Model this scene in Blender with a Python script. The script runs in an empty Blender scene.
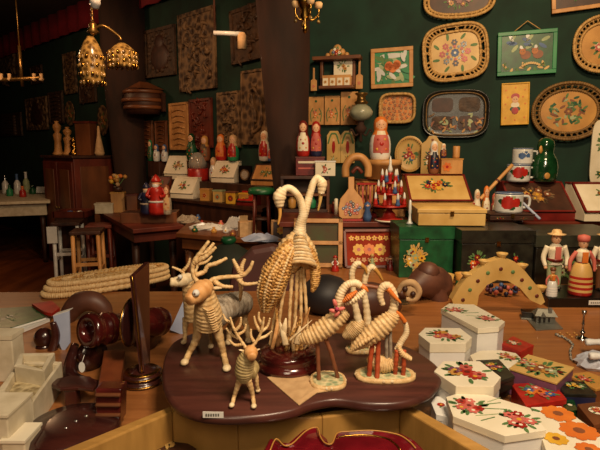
import bpy, math, random
from mathutils import Vector as V, Matrix
R = math.radians
rnd = random.Random(7)
scn = bpy.context.scene
C = scn.collection
# ---------------------------------------------------------------- camera
PITCH = R(8.4); F = 520.0; EYE = V((0, 0, 1.5))
cd = bpy.data.cameras.new('camera'); cam = bpy.data.objects.new('camera', cd); C.objects.link(cam)
cam.location = EYE; cam.rotation_euler = (R(90) - PITCH, 0, 0)
cd.sensor_width = 36; cd.lens = 36 * F / 600; cd.clip_start = .02; cd.clip_end = 60
scn.camera = cam
FW = V((0, math.cos(PITCH), -math.sin(PITCH))); UP = V((0, math.sin(PITCH), math.cos(PITCH)))
def ray(px, py): return FW + V((1, 0, 0)) * ((px - 300) / F) + UP * ((225 - py) / F)
def P(px, py, Y):                       # point seen at pixel, at distance Y into the room
    d = ray(px, py); return EYE + d * (Y / d.y)
def G(px, py, z):                       # point seen at pixel, on a horizontal surface
    d = ray(px, py); return EYE + d * ((z - EYE.z) / d.z)
def S(Y): return Y / math.cos(PITCH) / F * 1.0   # metres per pixel at that distance (roughly)
# ---------------------------------------------------------------- materials
_m = {}
def mat(name, col, rough=.6, col2=None, kind='noise', scale=12, metal=0, bump=0, emit=0, coat=0, stretch=(1, 1, 1), alpha=None, trans=0):
    if name in _m: return _m[name]
    m = bpy.data.materials.new(name); m.use_nodes = True; n = m.node_tree.nodes; l = m.node_tree.links
    b = n['Principled BSDF']; b.inputs['Roughness'].default_value = rough; b.inputs['Metallic'].default_value = metal
    b.inputs['Coat Weight'].default_value = coat; b.inputs['Coat Roughness'].default_value = .15
    if trans: b.inputs['Transmission Weight'].default_value = trans
    if col2 is None: col2 = tuple(c * .72 for c in col)
    tc = n.new('ShaderNodeTexCoord'); mp = n.new('ShaderNodeMapping'); mp.inputs['Scale'].default_value = stretch
    l.new(tc.outputs['Object'], mp.inputs['Vector'])
    if kind == 'wave':
        t = n.new('ShaderNodeTexWave'); t.inputs['Scale'].default_value = scale; t.inputs['Distortion'].default_value = 3; t.inputs['Detail'].default_value = 3
        out = t.outputs['Fac']
    elif kind == 'voronoi':
        t = n.new('ShaderNodeTexVoronoi'); t.inputs['Scale'].default_value = scale; out = t.outputs['Distance']
    else:
        t = n.new('ShaderNodeTexNoise'); t.inputs['Scale'].default_value = scale; t.inputs['Detail'].default_value = 4; out = t.outputs['Fac']
    l.new(mp.outputs['Vector'], t.inputs['Vector'])
    r = n.new('ShaderNodeValToRGB'); r.color_ramp.elements[0].position = .3; r.color_ramp.elements[1].position = .7
    r.color_ramp.elements[0].color = (*col2, 1); r.color_ramp.elements[1].color = (*col, 1)
    l.new(out, r.inputs['Fac']); l.new(r.outputs['Color'], b.inputs['Base Color'])
    if bump:
        bp = n.new('ShaderNodeBump'); bp.inputs['Strength'].default_value = bump; bp.inputs['Distance'].default_value = .01
        l.new(out, bp.inputs['Height']); l.new(bp.outputs['Normal'], b.inputs['Normal'])
    if emit:
        l.new(r.outputs['Color'], b.inputs['Emission Color']); b.inputs['Emission Strength'].default_value = emit
    _m[name] = m; return m
def H(h):                                # sRGB hex -> linear
    c = [int(h[i:i + 2], 16) / 255 for i in (0, 2, 4)]
    return tuple(x / 12.92 if x < .04045 else ((x + .055) / 1.055) ** 2.4 for x in c)
straw = mat('straw', H('e4c592'), .6, H('c29a62'), 'noise', 90, bump=.2)
strawt = mat('straw_tan', H('e0ad72'), .5, H('c48a50'), 'noise', 60)
strawo = mat('straw_olive', H('cdb682'), .6, H('a08a58'), 'noise', 70)
strawd = mat('straw_gold', H('d8a862'), .45, H('9c6a32'), 'voronoi', 110, bump=.4)
strawp = mat('straw_pale', H('ecdab4'), .6, H('d0b183'), 'noise', 60)
strawg = mat('straw_grey', H('b3a794'), .7, H('7f6f5c'), 'noise', 70)
redleg = mat('red_stick', H('c4582e'), .5, H('933a1e'))
brownleg = mat('brown_stick', H('8f5636'), .5, H('6a3a22'))
orange = mat('orange_paint', H('e08030'), .5, H('c05c20'))
lacq = mat('dark_red_lacquer', H('5a1c18'), .18, H('2c0b0a'), 'noise', 9, coat=.8, stretch=(1, 3, 1))
lacq2 = mat('dark_brown_lacquer', H('47211a'), .25, H('241010'), 'noise', 7, coat=.6, stretch=(1, 3, 1))
trayw = mat('tray_wood', H('5a3128'), .36, H('3e211b'), 'noise', 6, coat=.12, stretch=(.8, 8, 1))
counterw = mat('counter_wood', H('a46a3a'), .38, H('8a552c'), 'noise', 5, coat=.1, stretch=(.6, 9, 1))
railw = mat('rail_wood', H('b98c4a'), .4, H('9a7238'), 'noise', 7, stretch=(1, 7, 1))
floorw = mat('floor_wood', H('8a4a20'), .35, H('5c2c12'), 'noise', 2, stretch=(4, .5, 1))
dwood = mat('dark_wood', H('4a2a1c'), .5, H('2c170f'), 'noise', 5, stretch=(3, 3, .6))
mwood = mat('mid_wood', H('7a4726'), .45, H('54301a'), 'noise', 6, stretch=(1, 1, .4))
redwood = mat('red_wood', H('75301e'), .45, H('4a1c12'), 'noise', 6, stretch=(1, 1, .5))
lwood = mat('light_wood', H('cf9a5c'), .5, H('a8743e'), 'noise', 8, stretch=(2, 1, .5))
palew = mat('pale_plywood', H('d8ccb2'), .6, H('bcae90'), 'noise', 20)
postw = mat('post_bark_wood', H('3a1e10'), .85, H('1c0d07'), 'noise', 6, bump=.6, stretch=(1, 1, .3))
carve = mat('carved_wood', H('7d6142'), .6, H('3e2b1b'), 'voronoi', 16, bump=.8)
carve2 = mat('carved_dark_wood', H('543a24'), .6, H('281a10'), 'noise', 18, bump=.8)
wallg = mat('wall_green', H('123528'), .85, H('0b2219'), 'noise', 5, bump=.1)
ceilm = mat('ceiling_dark', H('251610'), .9, H('180d0a'), 'noise', 3)
crim = mat('crimson_cloth', H('8c1222'), .8, H('640c18'), 'noise', 4)
wallside = mat('wall_side', H('2a1a12'), .9, H('1a100b'), 'noise', 4)
black = mat('black_lacquer', H('17120f'), .3, H('0a0807'), coat=.3)
blackp = mat('black_painted', H('2a2a22'), .35, H('120f0c'), 'noise', 25, coat=.2)
green = mat('green_paint', H('1a5c34'), .4, H('0e3a20'), 'noise', 20)
dgreen = mat('dark_green_glass', H('1a4a26'), .15, H('07200f'), 'noise', 14, coat=.8)
pgreen = mat('plaque_green', H('2f8a55'), .45, H('1c6b45'), 'noise', 9)
lgreen = mat('leaf_green', H('5f8048'), .6, H('456a3a'))
pale_g = mat('pale_green', H('a9b58a'), .55, H('86946c'))
red = mat('red_paint', H('b92a20'), .35, H('8a1a14'), 'noise', 20)
dred = mat('dark_red_paint', H('7c1f18'), .4, H('561210'), 'noise', 12)
pink = mat('pink_paint', H('d9776a'), .5, H('b8544c'))
rose = mat('rose_paint', H('cc6f60'), .6, H('ad4c42'))
yellow = mat('yellow_paint', H('e3b43c'), .5, H('c89426'), 'noise', 15)
ochre = mat('ochre_paint', H('c8954a'), .45, H('a97634'), 'noise', 9)
ochrel = mat('ochre_light', H('d3b06c'), .45, H('b9924e'), 'noise', 9)
cream = mat('cream_paint', H('ebe2cc'), .5, H('d8ccb0'), 'noise', 8)
white = mat('white_paint', H('e8e6e0'), .5, H('d2cfc8'), 'noise', 6)
enamel = mat('white_enamel', H('d8d8d4'), .25, H('c2c4c2'), coat=.3)
bluew = mat('pale_blue_paper', H('b9c3dc'), .7, H('95a1c0'), 'noise', 9)
navy = mat('navy_paint', H('22264a'), .4, H('141628'))
purple = mat('purple_paint', H('84506e'), .5, H('63384f'))
blue = mat('blue_paint', H('4a6a9a'), .5, H('2f4a78'))
skin = mat('doll_face', H('e2b48c'), .5, H('d09c74'))
silver = mat('silver_metal', H('c4c4c4'), .2, H('9a9a9a'), metal=1)
pewter = mat('pewter_metal', H('8d8d84'), .4, H('6c6c64'), metal=.6)
gold = mat('gold_metal', H('c79a4a'), .25, H('8d662a'), metal=1)
brass = mat('aged_brass', H('9c7a42'), .35, H('5e4624'), metal=.8)
glassg = mat('frosted_lamp_glass', H('a9aa92'), .3, H('85866f'))
crystal = mat('amber_crystal', H('b39355'), .2, H('5d4724'), 'voronoi', 30, coat=.5)
bagw = mat('plastic_bag', H('d0d2da'), .3, H('a8acb8'), 'noise', 14, bump=.4)
clothb = mat('beige_cloth', H('cdaa7c'), .8, H('b08c62'), 'noise', 30, bump=.2)
mauve = mat('mauve_leather', H('5a3330'), .6, H('43241f'), 'noise', 7)
dkgr = mat('dark_green_cloth', H('20281c'), .8, H('12170f'), 'noise', 10)
dkbl = mat('dark_blue_grey_leather', H('2b2628'), .55, H('1b1719'), 'noise', 8)
brownl = mat('brown_carved_wood', H('6b4231'), .5, H('482a20'), 'noise', 12)
wick = mat('wicker', H('d0a968'), .6, H('9c7440'), 'noise', 60)
wickd = mat('wicker_dark', H('8f6c38'), .6, H('5e421f'), 'noise', 60)
# ---------------------------------------------------------------- mesh builder
class MB:
    def __init__(s, M=None): s.v = []; s.f = []; s.mi = []; s.sm = []; s.mats = []; s.M = M or Matrix.Identity(4)
    def k(s, m):
        if m not in s.mats: s.mats.append(m)
        return s.mats.index(m)
    def add(s, vs, fs, m, smooth=False, mis=None):
        o = len(s.v); s.v += [s.M @ V(p) for p in vs]
        for i, f in enumerate(fs):
            s.f.append([a + o for a in f]); s.mi.append(s.k(mis[i] if mis else m)); s.sm.append(smooth)
        return s
    def box(s, c, d, m, rz=0, rx=0, ry=0):
        q = Matrix.Rotation(rz, 3, 'Z') @ Matrix.Rotation(ry, 3, 'Y') @ Matrix.Rotation(rx, 3, 'X')
        vs = [V(c) + q @ V((x * d[0] / 2, y * d[1] / 2, z * d[2] / 2)) for x in (-1, 1) for y in (-1, 1) for z in (-1, 1)]
        return s.add(vs, [(0, 1, 3, 2), (4, 6, 7, 5), (0, 4, 5, 1), (2, 3, 7, 6), (0, 2, 6, 4), (1, 5, 7, 3)], m)
    def prism(s, poly, z0, z1, m, mside=None, smooth=False):
        n = len(poly); vs = [(p[0], p[1], z0) for p in poly] + [(p[0], p[1], z1) for p in poly]
        fs = [list(range(n))[::-1], list(range(n, 2 * n))] + [(i, (i + 1) % n, n + (i + 1) % n, n + i) for i in range(n)]
        return s.add(vs, fs, m, smooth, [m, m] + [mside or m] * n)
    def loft(s, loops, m, smooth=True, cap=True, mis=None):
        n = len(loops[0]); vs = [p for L in loops for p in L]; fs = []; mm = []
        for j in range(len(loops) - 1):
            for i in range(n):
                fs.append((j * n + i, j * n + (i + 1) % n, (j + 1) * n + (i + 1) % n, (j + 1) * n + i)); mm.append(mis(j, i) if mis else m)
        if cap:
            fs += [list(range(n))[::-1], list(range((len(loops) - 1) * n, len(loops) * n))]; mm += [m, m]
        return s.add(vs, fs, m, smooth, mm)
    def lathe(s, prof, m, seg=24, o=(0, 0, 0), Q=None, mf=None, sx=1, sy=1):
        Q = Q or Matrix.Identity(3); o = V(o)
        loops = [[o + Q @ V((max(r, 1e-4) * math.cos(6.2832 * i / seg) * sx, max(r, 1e-4) * math.sin(6.2832 * i / seg) * sy, z)) for i in range(seg)] for r, z in prof]
        return s.loft(loops, m, True, True, (lambda j, i: mf(prof[j][1], 360 * (i + .5) / seg, prof[j][0])) if mf else None)
    def tube(s, pts, rad, m, seg=8, rib=0, nrib=0, sub=0, flat=1):
        pts = [V(p) for p in pts]
        n = len(pts); rad = list(rad) if isinstance(rad, (list, tuple)) else [rad] * n
        N = sub or (nrib * 4 if nrib else (n - 1) * 5 if n > 2 else 1)
        def cr(a, i, t):
            p0, p1, p2, p3 = a[max(i - 1, 0)], a[i], a[min(i + 1, n - 1)], a[min(i + 2, n - 1)]
            return ((p1 * 2) + (p2 - p0) * t + (p0 * 2 - p1 * 5 + p2 * 4 - p3) * t * t + (p1 * 3 - p0 - p2 * 3 + p3) * t ** 3) * .5
        Q = []; RR = []
        for k in range(N + 1):
            u = k / N * (n - 1); i = min(int(u), n - 2); t = u - i
            Q.append(cr(pts, i, t)); r = rad[i] * (1 - t) + rad[i + 1] * t
            if nrib: r *= 1 + rib * (abs(math.sin(math.pi * k / N * nrib)) * 2 - 1)
            RR.append(r)
        up = V((0, 0, 1)); d0 = (Q[1] - Q[0]).normalized()
        if abs(d0.z) > .9: up = V((0, 1, 0))
        a = d0.cross(up).normalized(); loops = []
        for k in range(N + 1):
            d = (Q[min(k + 1, N)] - Q[max(k - 1, 0)]).normalized(); a = (a - d * a.dot(d)).normalized(); b = d.cross(a)
            loops.append([Q[k] + (a * math.cos(6.2832 * i / seg) + b * math.sin(6.2832 * i / seg) * flat) * RR[k] for i in range(seg)])
        return s.loft(loops, m)
    def ball(s, c, r, m, seg=12, rings=8, Q=None, mf=None):
        r = r if isinstance(r, (tuple, list)) else (r, r, r); Q = Q or Matrix.Identity(3); c = V(c)
        loops = []
        for j in range(rings + 1):
            t = math.pi * j / rings; q = max(math.sin(t), .01)
            loops.append([c + Q @ V((r[0] * q * math.cos(6.2832 * i / seg), r[1] * q * math.sin(6.2832 * i / seg), -r[2] * math.cos(t))) for i in range(seg)])
        return s.loft(loops, m, True, True, mf)
    # flat decoration in the XY plane, standing off at height z
    def disc(s, x, y, z, rx, m, ry=None, n=12, a=0):
        ry = ry or rx; c, q = math.cos(a), math.sin(a)
        vs = [(x + rx * math.cos(6.2832 * i / n) * c - ry * math.sin(6.2832 * i / n) * q, y + rx * math.cos(6.2832 * i / n) * q + ry * math.sin(6.2832 * i / n) * c, z) for i in range(n)]
        return s.add(vs, [list(range(n))], m)
    def flower(s, x, y, z, r, m, mc, n=6, dz=.0006):
        for i in range(n):
            a = 6.2832 * i / n + x * 9
            s.disc(x + r * .55 * math.cos(a), y + r * .55 * math.sin(a), z + dz * (.5 + .1 * i), r * .5, m, r * .36, 8, a)
        return s.disc(x, y, z + dz * 1.6, r * .32, mc, n=8)
    def leaf(s, x, y, z, L, a, m): return s.disc(x + L / 2 * math.cos(a), y + L / 2 * math.sin(a), z, L / 2, m, L / 5, 8, a)
    def bouquet(s, x, y, z, rx, ry, cols, n=5, seed=1, dz=.0006, leafm=None):
        q = random.Random(seed)
        for i in range(n * 3):
            a = q.random() * 6.28; t = .55 + .45 * q.random()
            s.leaf(x + rx * t * .75 * math.cos(a), y + ry * t * .75 * math.sin(a), z + dz * .3, min(rx, ry) * .55, a, leafm or lgreen)
        for i in range(n):
            a = 6.28 * i / n + q.random(); t = 0 if i == 0 else .55
            s.flower(x + rx * t * math.cos(a), y + ry * t * math.sin(a), z + dz * (1 + i * .3), min(rx, ry) * (.45 if i == 0 else .34), cols[i % len(cols)], q.choice([yellow, dred, cream]), 6, dz)
        return s
    def build(s, name, parent=None, loc=None, rot=None, bevel=0):
        me = bpy.data.meshes.new(name); me.from_pydata([tuple(p) for p in s.v], [], s.f)
        for m in s.mats: me.materials.append(m)
        me.polygons.foreach_set('material_index', s.mi); me.polygons.foreach_set('use_smooth', s.sm); me.update()
        o = bpy.data.objects.new(name, me); C.objects.link(o)
        if parent: o.parent = parent
        if loc is not None: o.location = loc
        if rot is not None: o.rotation_euler = rot
        if bevel:
            b = o.modifiers.new('bevel', 'BEVEL'); b.width = bevel; b.segments = 2; b.limit_method = 'ANGLE'; b.angle_limit = R(40)
        return o
def tag(o, label, cat, group=None, kind=None):
    o['label'] = label; o['category'] = cat
    if group: o['group'] = group
    if kind: o['kind'] = kind
    return o
def T(name, label, cat, loc, rot=(0, 0, 0), group=None):
    o = bpy.data.objects.new(name, None); C.objects.link(o); o.empty_display_size = .05
    o.location = loc; o.rotation_euler = rot; return tag(o, label, cat, group)
def struct(mb, name, **k):
    o = mb.build(name, **k); o['kind'] = 'structure'; return o
def sup(w, h, n=2.0, N=40, cx=0, cy=0):
    out = []
    for i in range(N):
        t = 6.2832 * i / N; c, q = math.cos(t), math.sin(t)
        out.append((cx + w / 2 * math.copysign(abs(c) ** (2 / n), c), cy + h / 2 * math.copysign(abs(q) ** (2 / n), q)))
    return out
def rect(w, h): return [(-w / 2, -h / 2), (w / 2, -h / 2), (w / 2, h / 2), (-w / 2, h / 2)]
def copytree(o):
    c = o.copy(); C.objects.link(c)
    for ch in o.children:
        d = ch.copy(); C.objects.link(d); d.parent = c
        for g in ch.children:
            e = g.copy(); C.objects.link(e); e.parent = d
    return c
# ---------------------------------------------------------------- setting
CH = 3.4; KL = 1.05; KR = -.27; WL = -.1 + KL * 4.65      # the corner behind the post; left wall x=-.1-KL(Y-4.05); right wall Y=4.05+KR*(x+.1)
def onwall(px, py, side, off=0):
    d = ray(px, py)
    if side == 'R': t = (4.05 + KR * .1) / (d.y - KR * d.x)
    else: t = WL / (d.x + KL * d.y)
    p = EYE + d * t
    nrm = V((KR, -1, 0)).normalized() if side == 'R' else V((1, -1 / 1, 0)).normalized() * 1
    if side == 'L': nrm = V((-(-1), KL, 0)); nrm = V((-1, -KL, 0)).normalized() if False else V((1, 0, 0))
    return p
NR = V((KR, -1, 0)).normalized(); PHR = math.atan(KR)           # right wall: direction along is (1,KR)
AL = V((KL, -1, 0)).normalized(); NL = V((-1, -KL, 0)).normalized(); PHL = math.atan2(-1, KL)
def wallthing(side, x0, y0, x1, y1, off=.02):
    """centre on the wall, width and height of something that spans these pixels"""
    cx, cy = (x0 + x1) / 2, (y0 + y1) / 2
    c = onwall(cx, cy, side); a = onwall(x0, cy, side); b = onwall(x1, cy, side); u = onwall(cx, y0, side); w = onwall(cx, y1, side)
    n = NR if side == 'R' else NL
    k = 1 - off / c.y
    return EYE + (c - EYE) * k + n * 0, (b - a).length * k, (u - w).length * k, (R(90), 0, PHR if side == 'R' else PHL)
mb = MB(); mb.prism([(-9, -1.5), (4, -1.5), (4, 12), (-9, 12)], -.05, 0, floorw); struct(mb, 'floor')
mb = MB(); mb.prism([(-9, -1.5), (4, -1.5), (4, 12), (-9, 12)], CH, CH + .07, ceilm); struct(mb, 'ceiling')
def wallseg(name, a, b, t, m):
    a = V(a); b = V(b); d = (b - a).normalized(); n = V((-d.y, d.x)) * t
    mb = MB(); mb.prism([a, b, b + n, a + n], 0, CH, m); return struct(mb, name)
wr_end = V((3.3, 4.05 + KR * 3.4)); wl_end = V((-.1 - KL * 5.6, 4.65 + 5.6))
wallseg('wall_back', (-.1, 4.05), wr_end, .1, wallg)
wallseg('wall_left', wl_end, (-.1, 4.65), .1, wallg)
wallseg('wall_return', (-.1, 4.70), (-.1, 4.05), .1, wallg)
wallseg('wall_right', wr_end + V((0, .1)), (3.3, -1.5), .1, wallside)
wallseg('wall_side', (-6.0, -1.5), (-6.0, 10.35), .1, wallside)
# crimson valance under the ceiling along the left wall
mb = MB(); a = V((wl_end.x, wl_end.y, 0)) + NL * .08; b = V((-.1, 4.65, 0)) + NL * .08
d = (b - a); L = d.length; d.normalize()
loops = []
for k in range(120):
    p = a + d * L * k / 119 + NL * .02 * math.sin(k * 1.3)
    q = p + NL * .02
    loops.append([(p.x, p.y, 3.06), (q.x, q.y, 3.06), (q.x, q.y, CH - .005), (p.x, p.y, CH - .005)])
mb.loft(loops, crim); struct(mb, 'trim_1')
# posts of dark timber
def post(px0, px1, Y, name, lean=0, bulge=0):
    cx = P((px0 + px1) / 2, 100, Y).x; r = (px1 - px0) * S(Y) / 2
    mb = MB(); prof = [(r * 1.0, 0), (r * .82, .6), (r * .78, 1.2), (r * .85, 1.7), (r * 1.02, 2.2), (r * 1.12, 2.7), (r * 1.15, CH)]
    q = random.Random(3); loops = []
    for rr, z in prof:
        loops.append([(cx + lean * (z - 1.5) + rr * math.cos(6.283 * i / 10 + .3) * (1 + .10 * q.random()), Y + rr * math.sin(6.283 * i / 10 + .3), z) for i in range(10)])
    mb.loft(loops, postw); o = struct(mb, name); return o
post(266, 312, 3.86, 'column', -.045)
post(108, 146, 6.3, 'column', 0)
# ceiling beams
for i, (y, h) in enumerate(((5.2, .12), (2.6, .12))):
    mb = MB(); mb.box((-1.6, y, CH - h / 2), (8.5 if i else 3.2, .18, h), ceilm); struct(mb, 'beam', bevel=.01) if i else None
# ---------------------------------------------------------------- counters and risers
ZC = .85; ZT = .95; ZR = 1.08
def g2(px, py, z): p = G(px, py, z); return (p.x, p.y)
ZB = .905
bl = [(-.62, .80), g2(56, 452, ZB), g2(170, 406, ZB), g2(240, 413, ZB), g2(320, 412, ZB), g2(404, 401, ZB), g2(492, 450, ZB), (.56, .80)]
t = T('display_counter', 'long brown wooden counter carrying the straw animals and painted boxes', 'counter', (0, 1.5, 0))
mb = MB(Matrix.Translation((0, -1.5, 0)))
poly = [(-1.75, .78), (-.62, .78)] + [tuple(p) for p in bl] + [(.56, .78), (2.3, .78), (2.4, 2.3), (2.3, 2.93), (.03, 2.93), (.03, 2.33), (-1.75, 2.3)]
mb.prism(poly, ZC - .035, ZC, counterw); mb.build('worktop', t, bevel=.004)
for (x, y) in ((-1.68, .85), (2.2, .85), (2.2, 2.85), (-1.68, 2.22), (.09, 2.85)):
    mb = MB(Matrix.Translation((0, -1.5, 0))); mb.box((x, y, (ZC - .035) / 2), (.08, .08, ZC - .035), dwood); mb.build('leg', t)
mb = MB(Matrix.Translation((0, -1.5, 0))); mb.box((-.95, 2.26, .72), (1.5, .03, .18), mwood); mb.box((1.2, 2.9, .72), (2.1, .03, .18), mwood); mb.build('apron', t)
# display bin with pale rails, let into the front of the counter
t = T('display_bin', 'open pale wooden display bin with raised rails below the brown tray', 'bin', (0, .95, 0))
mb = MB(Matrix.Translation((0, -.95, 0)))
def offset(poly, d):
    out = []; n = len(poly)
    for i in range(n):
        p = V(poly[i]); a = (p - V(poly[i - 1])) if i else (V(poly[1]) - p); b = (V(poly[i + 1]) - p) if i < n - 1 else a
        a.normalize(); b.normalize(); na = V((a.y, -a.x)); nb = V((b.y, -b.x)); m = (na + nb).normalized()
        out.append(p + m * d / max(m.dot(na), .4))
    return out
outer = [V(p) for p in bl]; inner = offset(bl, .034); inner = [p if i not in (2, 3, 4, 5) else p + V((0, .012)) for i, p in enumerate(inner)]
for i in range(len(outer) - 1):
    if i in (0, 6): continue
    mb.prism([outer[i], outer[i + 1], inner[i + 1], inner[i]], .79, ZB, railw)
mb.build('rail', t, bevel=.004)
mb = MB(Matrix.Translation((0, -.95, 0))); mb.prism(inner, .78, .80, carve2); mb.build('bottom_board', t)
mb = MB(Matrix.Translation((0, -.95, 0))); mb.box((0, .80, .83), (1.2, .02, .09), railw); mb.build('front_rail', t, bevel=.003)
# stepped riser along the green wall
t = T('display_riser', 'dark red wooden step running along the green wall behind the counter', 'display step', (1, 3.1, 0))
mb = MB(Matrix.Translation((-1, -3.1, 0)))
mb.prism([(-.12, 2.96), (2.35, 2.96), (2.35, 3.38), (.14, 3.97), (.14, 3.68), (-.12, 3.68)], ZR - .03, ZR, redwood); mb.build('step_board', t, bevel=.003)
mb = MB(Matrix.Translation((-1, -3.1, 0))); mb.box((1.1, 2.99, (ZR - .03) / 2), (2.4, .03, ZR - .03), dwood); mb.build('front_board', t)
t = T('display_riser', 'dark wooden step against the wall behind the cluttered small table', 'display step', (-.7, 4.2, 0))
mb = MB(Matrix.Translation((.7, -4.2, 0)))
a = G(160, 205, 1.05); b = V((-.22, 3.95, 0))
def lpt(px, k):                          # floor point k metres in front of the left wall, at a picture column
    d = ray(px, 190); t_ = (WL - k * math.hypot(1, KL)) / (d.x + KL * d.y); p = EYE + d * t_; return V((p.x, p.y))
ZL1, ZL2 = 1.0, 1.17
f = [lpt(172, .38), lpt(262, .38), lpt(276, .02), lpt(148, .02)]
mb.prism(f, ZL1 - .03, ZL1, dwood); mb.build('step_board', t)
mb = MB(Matrix.Translation((.7, -4.2, 0))); f2 = [lpt(173, .36), lpt(261, .36), lpt(261, .33), lpt(173, .33)]; mb.prism(f2, 0, ZL1 - .03, dwood); mb.build('front_board', t)

# ================================================================ FOREGROUND
TC = G(300, 365, ZT)
t = T('serving_board', 'dark brown wavy-edged wooden board carrying the straw deer and cranes', 'board', (TC.x, TC.y, ZT - .022))
edge = [(163, 362), (163, 385), (174, 404), (196, 414), (225, 417), (262, 415), (292, 410), (312, 403), (338, 399), (370, 403), (402, 402), (428, 394), (441, 380), (440, 368), (428, 357), (408, 346), (380, 338), (345, 333), (300, 330), (250, 329), (205, 330), (178, 338), (167, 350)]
pts = [V(g2(x, y, ZT)) - TC.xy for x, y in edge]; n = len(pts); sm = []
for i in range(n):
    for k in range(4):
        u = k / 4; p0, p1, p2, p3 = pts[i - 1], pts[i], pts[(i + 1) % n], pts[(i + 2) % n]
        sm.append((p1 * 2 + (p2 - p0) * u + (p0 * 2 - p1 * 5 + p2 * 4 - p3) * u * u + (p1 * 3 - p0 - p2 * 3 + p3) * u ** 3) * .5)
mb = MB(); mb.loft([[(p.x * k, p.y * k, z) for p in sm] for k, z in ((.97, 0), (.995, .004), (1, .011), (.995, .018), (.975, .022))], trayw)
mb.build('board', t)
mb = MB(); mb.box((0, .075, -(ZT - .022 - ZC) / 2), (.30, .18, ZT - .022 - ZC), dkgr); mb.build('base', t, bevel=.004)
pt = MB(); a = G(204, 412.5, ZT); b = G(232, 412.5, ZT)
p0 = P(213.5, 413.8, a.y - .012); pt.box((0, 0, 0), (.043, .002, .013), white, rz=R(-2))
for k in range(6): pt.box((-.014 + k * .005, -.0013, 0), (.003, .0006, .006), pewter)
pt.build('price_tag', t, loc=(p0 - V((TC.x, TC.y, ZT - .022))) + V((0, -.004, 0)))
class L:                                # local frame of a thing standing at a pixel on a surface
    def __init__(s, px, py, z): s.o = G(px, py, z); s.z = z
    def __call__(s, px, py, dy=0): return P(px, py, s.o.y + dy) - s.o
    def g(s, px, py, dz=0): return G(px, py, s.z + dz) - s.o
def path(l, q): return [l(*p) for p in q]
def eye(mb, c, r, d=V((-.2, -1, 0))):
    mb.ball(c, r * 1.6, white, 12, 8); mb.ball(V(c) + d.normalized() * r * 1.2, r * .55, mwood, 8, 6)
def finish_deer(t, l, body, legs, ants, ears, eyes, thick, tail=None):
    mb = MB()
    for q, rad, m, nr in body: mb.tube([l(*p) for p in q], rad, m, 14, rib=.04, nrib=nr)
    mb.build('body', t)
    for q in legs:
        mb = MB(); pp = [l(*p) if len(p) == 3 and p[2] != 'g' else l.g(p[0], p[1], .004) for p in q]
        m = q[0][3] if len(q[0]) > 3 else straw
        mb.tube(pp, [thick * 1.9, thick * 1.35, thick * 1.05, thick * 1.1][:len(pp)] if len(pp) > 2 else thick * 1.2, straw, 9, rib=.06, nrib=7)
        f = pp[-1]; mb.ball(f + V((0, -.003, .004)), (thick * 1.5, thick * 2.1, thick * 1.1), strawp, 10, 6); mb.build('leg', t)
    for branches in ants:
        mb = MB()
        for q in branches: mb.tube([l(*p) for p in q], [thick * .95] + [thick * .75] * (len(q) - 2) + [thick * .5], straw, 7, rib=.08, nrib=8)
        mb.build('antler', t)
    for a, b in ears:
        mb = MB(); mb.tube([l(*a), (V(l(*a)) + V(l(*b))) / 2, l(*b)], [thick * .5, thick * 1.2, thick * .3], strawp, 8, flat=.5); mb.build('ear', t)
    for e in eyes:
        mb = MB(); eye(mb, l(*e), thick * .75); mb.build('eye', t)
# deer A, large, facing the viewer
l = L(215, 357, ZT)
tA = T('straw_deer', 'large straw deer with wide antlers facing the viewer, nearest of the two big deer', 'straw figure', l.o, group=None)
finish_deer(tA, l,
  [([(206, 318, -.015), (214, 314, .0), (226, 307, .05), (243, 303, .12), (249, 303, .14)], [.030, .040, .036, .034, .012], strawg, 16),
   ([(208, 324, -.02), (208, 313, -.035), (206, 300, -.05), (204, 288, -.058)], [.037, .036, .028, .022], straw, 11),
   ([(209, 284, -.05), (203, 289, -.07), (194, 296, -.10), (188, 301, -.118)], [.014, .025, .021, .012], strawt, 5)],
  [[(199, 327, -.02), (195, 342, -.015), (189, 353, -.01), (185, 363, 'g')], [(217, 328, -.02), (221, 343, -.015), (224, 356, -.01), (227, 369, 'g')],
   [(238, 310, .11), (232, 322, .11), (229, 332, .10), (229, 343, 'g')], [(246, 306, .12), (244, 318, .12), (247, 328, .12), (249, 341, 'g')]],
  [[[(199, 284, -.05), (193, 274, -.05), (194, 262, -.05), (201, 252, -.05), (209, 241, -.05)], [(194, 263, -.05), (205, 257, -.06), (216, 247, -.06)], [(200, 254, -.05), (208, 250, -.03), (214, 243, -.02)],
    [(195, 275, -.05), (204, 272, -.04), (208, 266, -.04), (217, 263, -.04), (227, 258, -.03)]],
   [[(207, 284, -.05), (214, 279, -.04), (226, 277, -.02), (241, 276, 0), (249, 270, 0), (253, 261, 0)], [(241, 275, 0), (242, 266, 0), (245, 259, 0)], [(240, 272, 0), (236, 265, 0), (233, 259, 0)], [(237, 277, 0), (244, 284, 0), (258, 283, .01)], [(214, 281, -.04), (222, 286, -.04), (233, 287, -.04)], [(240, 278, 0), (241, 290, .03), (240, 300, .06)]]],
  [((210, 288, -.05), (222, 288, -.06))], [(196, 293, -.118)], .0074)
mb = MB()
for k in range(9):
    z0 = l(203 + k * .8, 308 + k * 2.4, -.075 + .002 * k); z1 = l(214 + k * .6, 308 + k * 2.4, -.07); mb.tube([z0, (z0 + z1) / 2 + V((0, -.008, -.004)), z1], .0022, straw, 6)
mb.build('chest_braid', tA)
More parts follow.
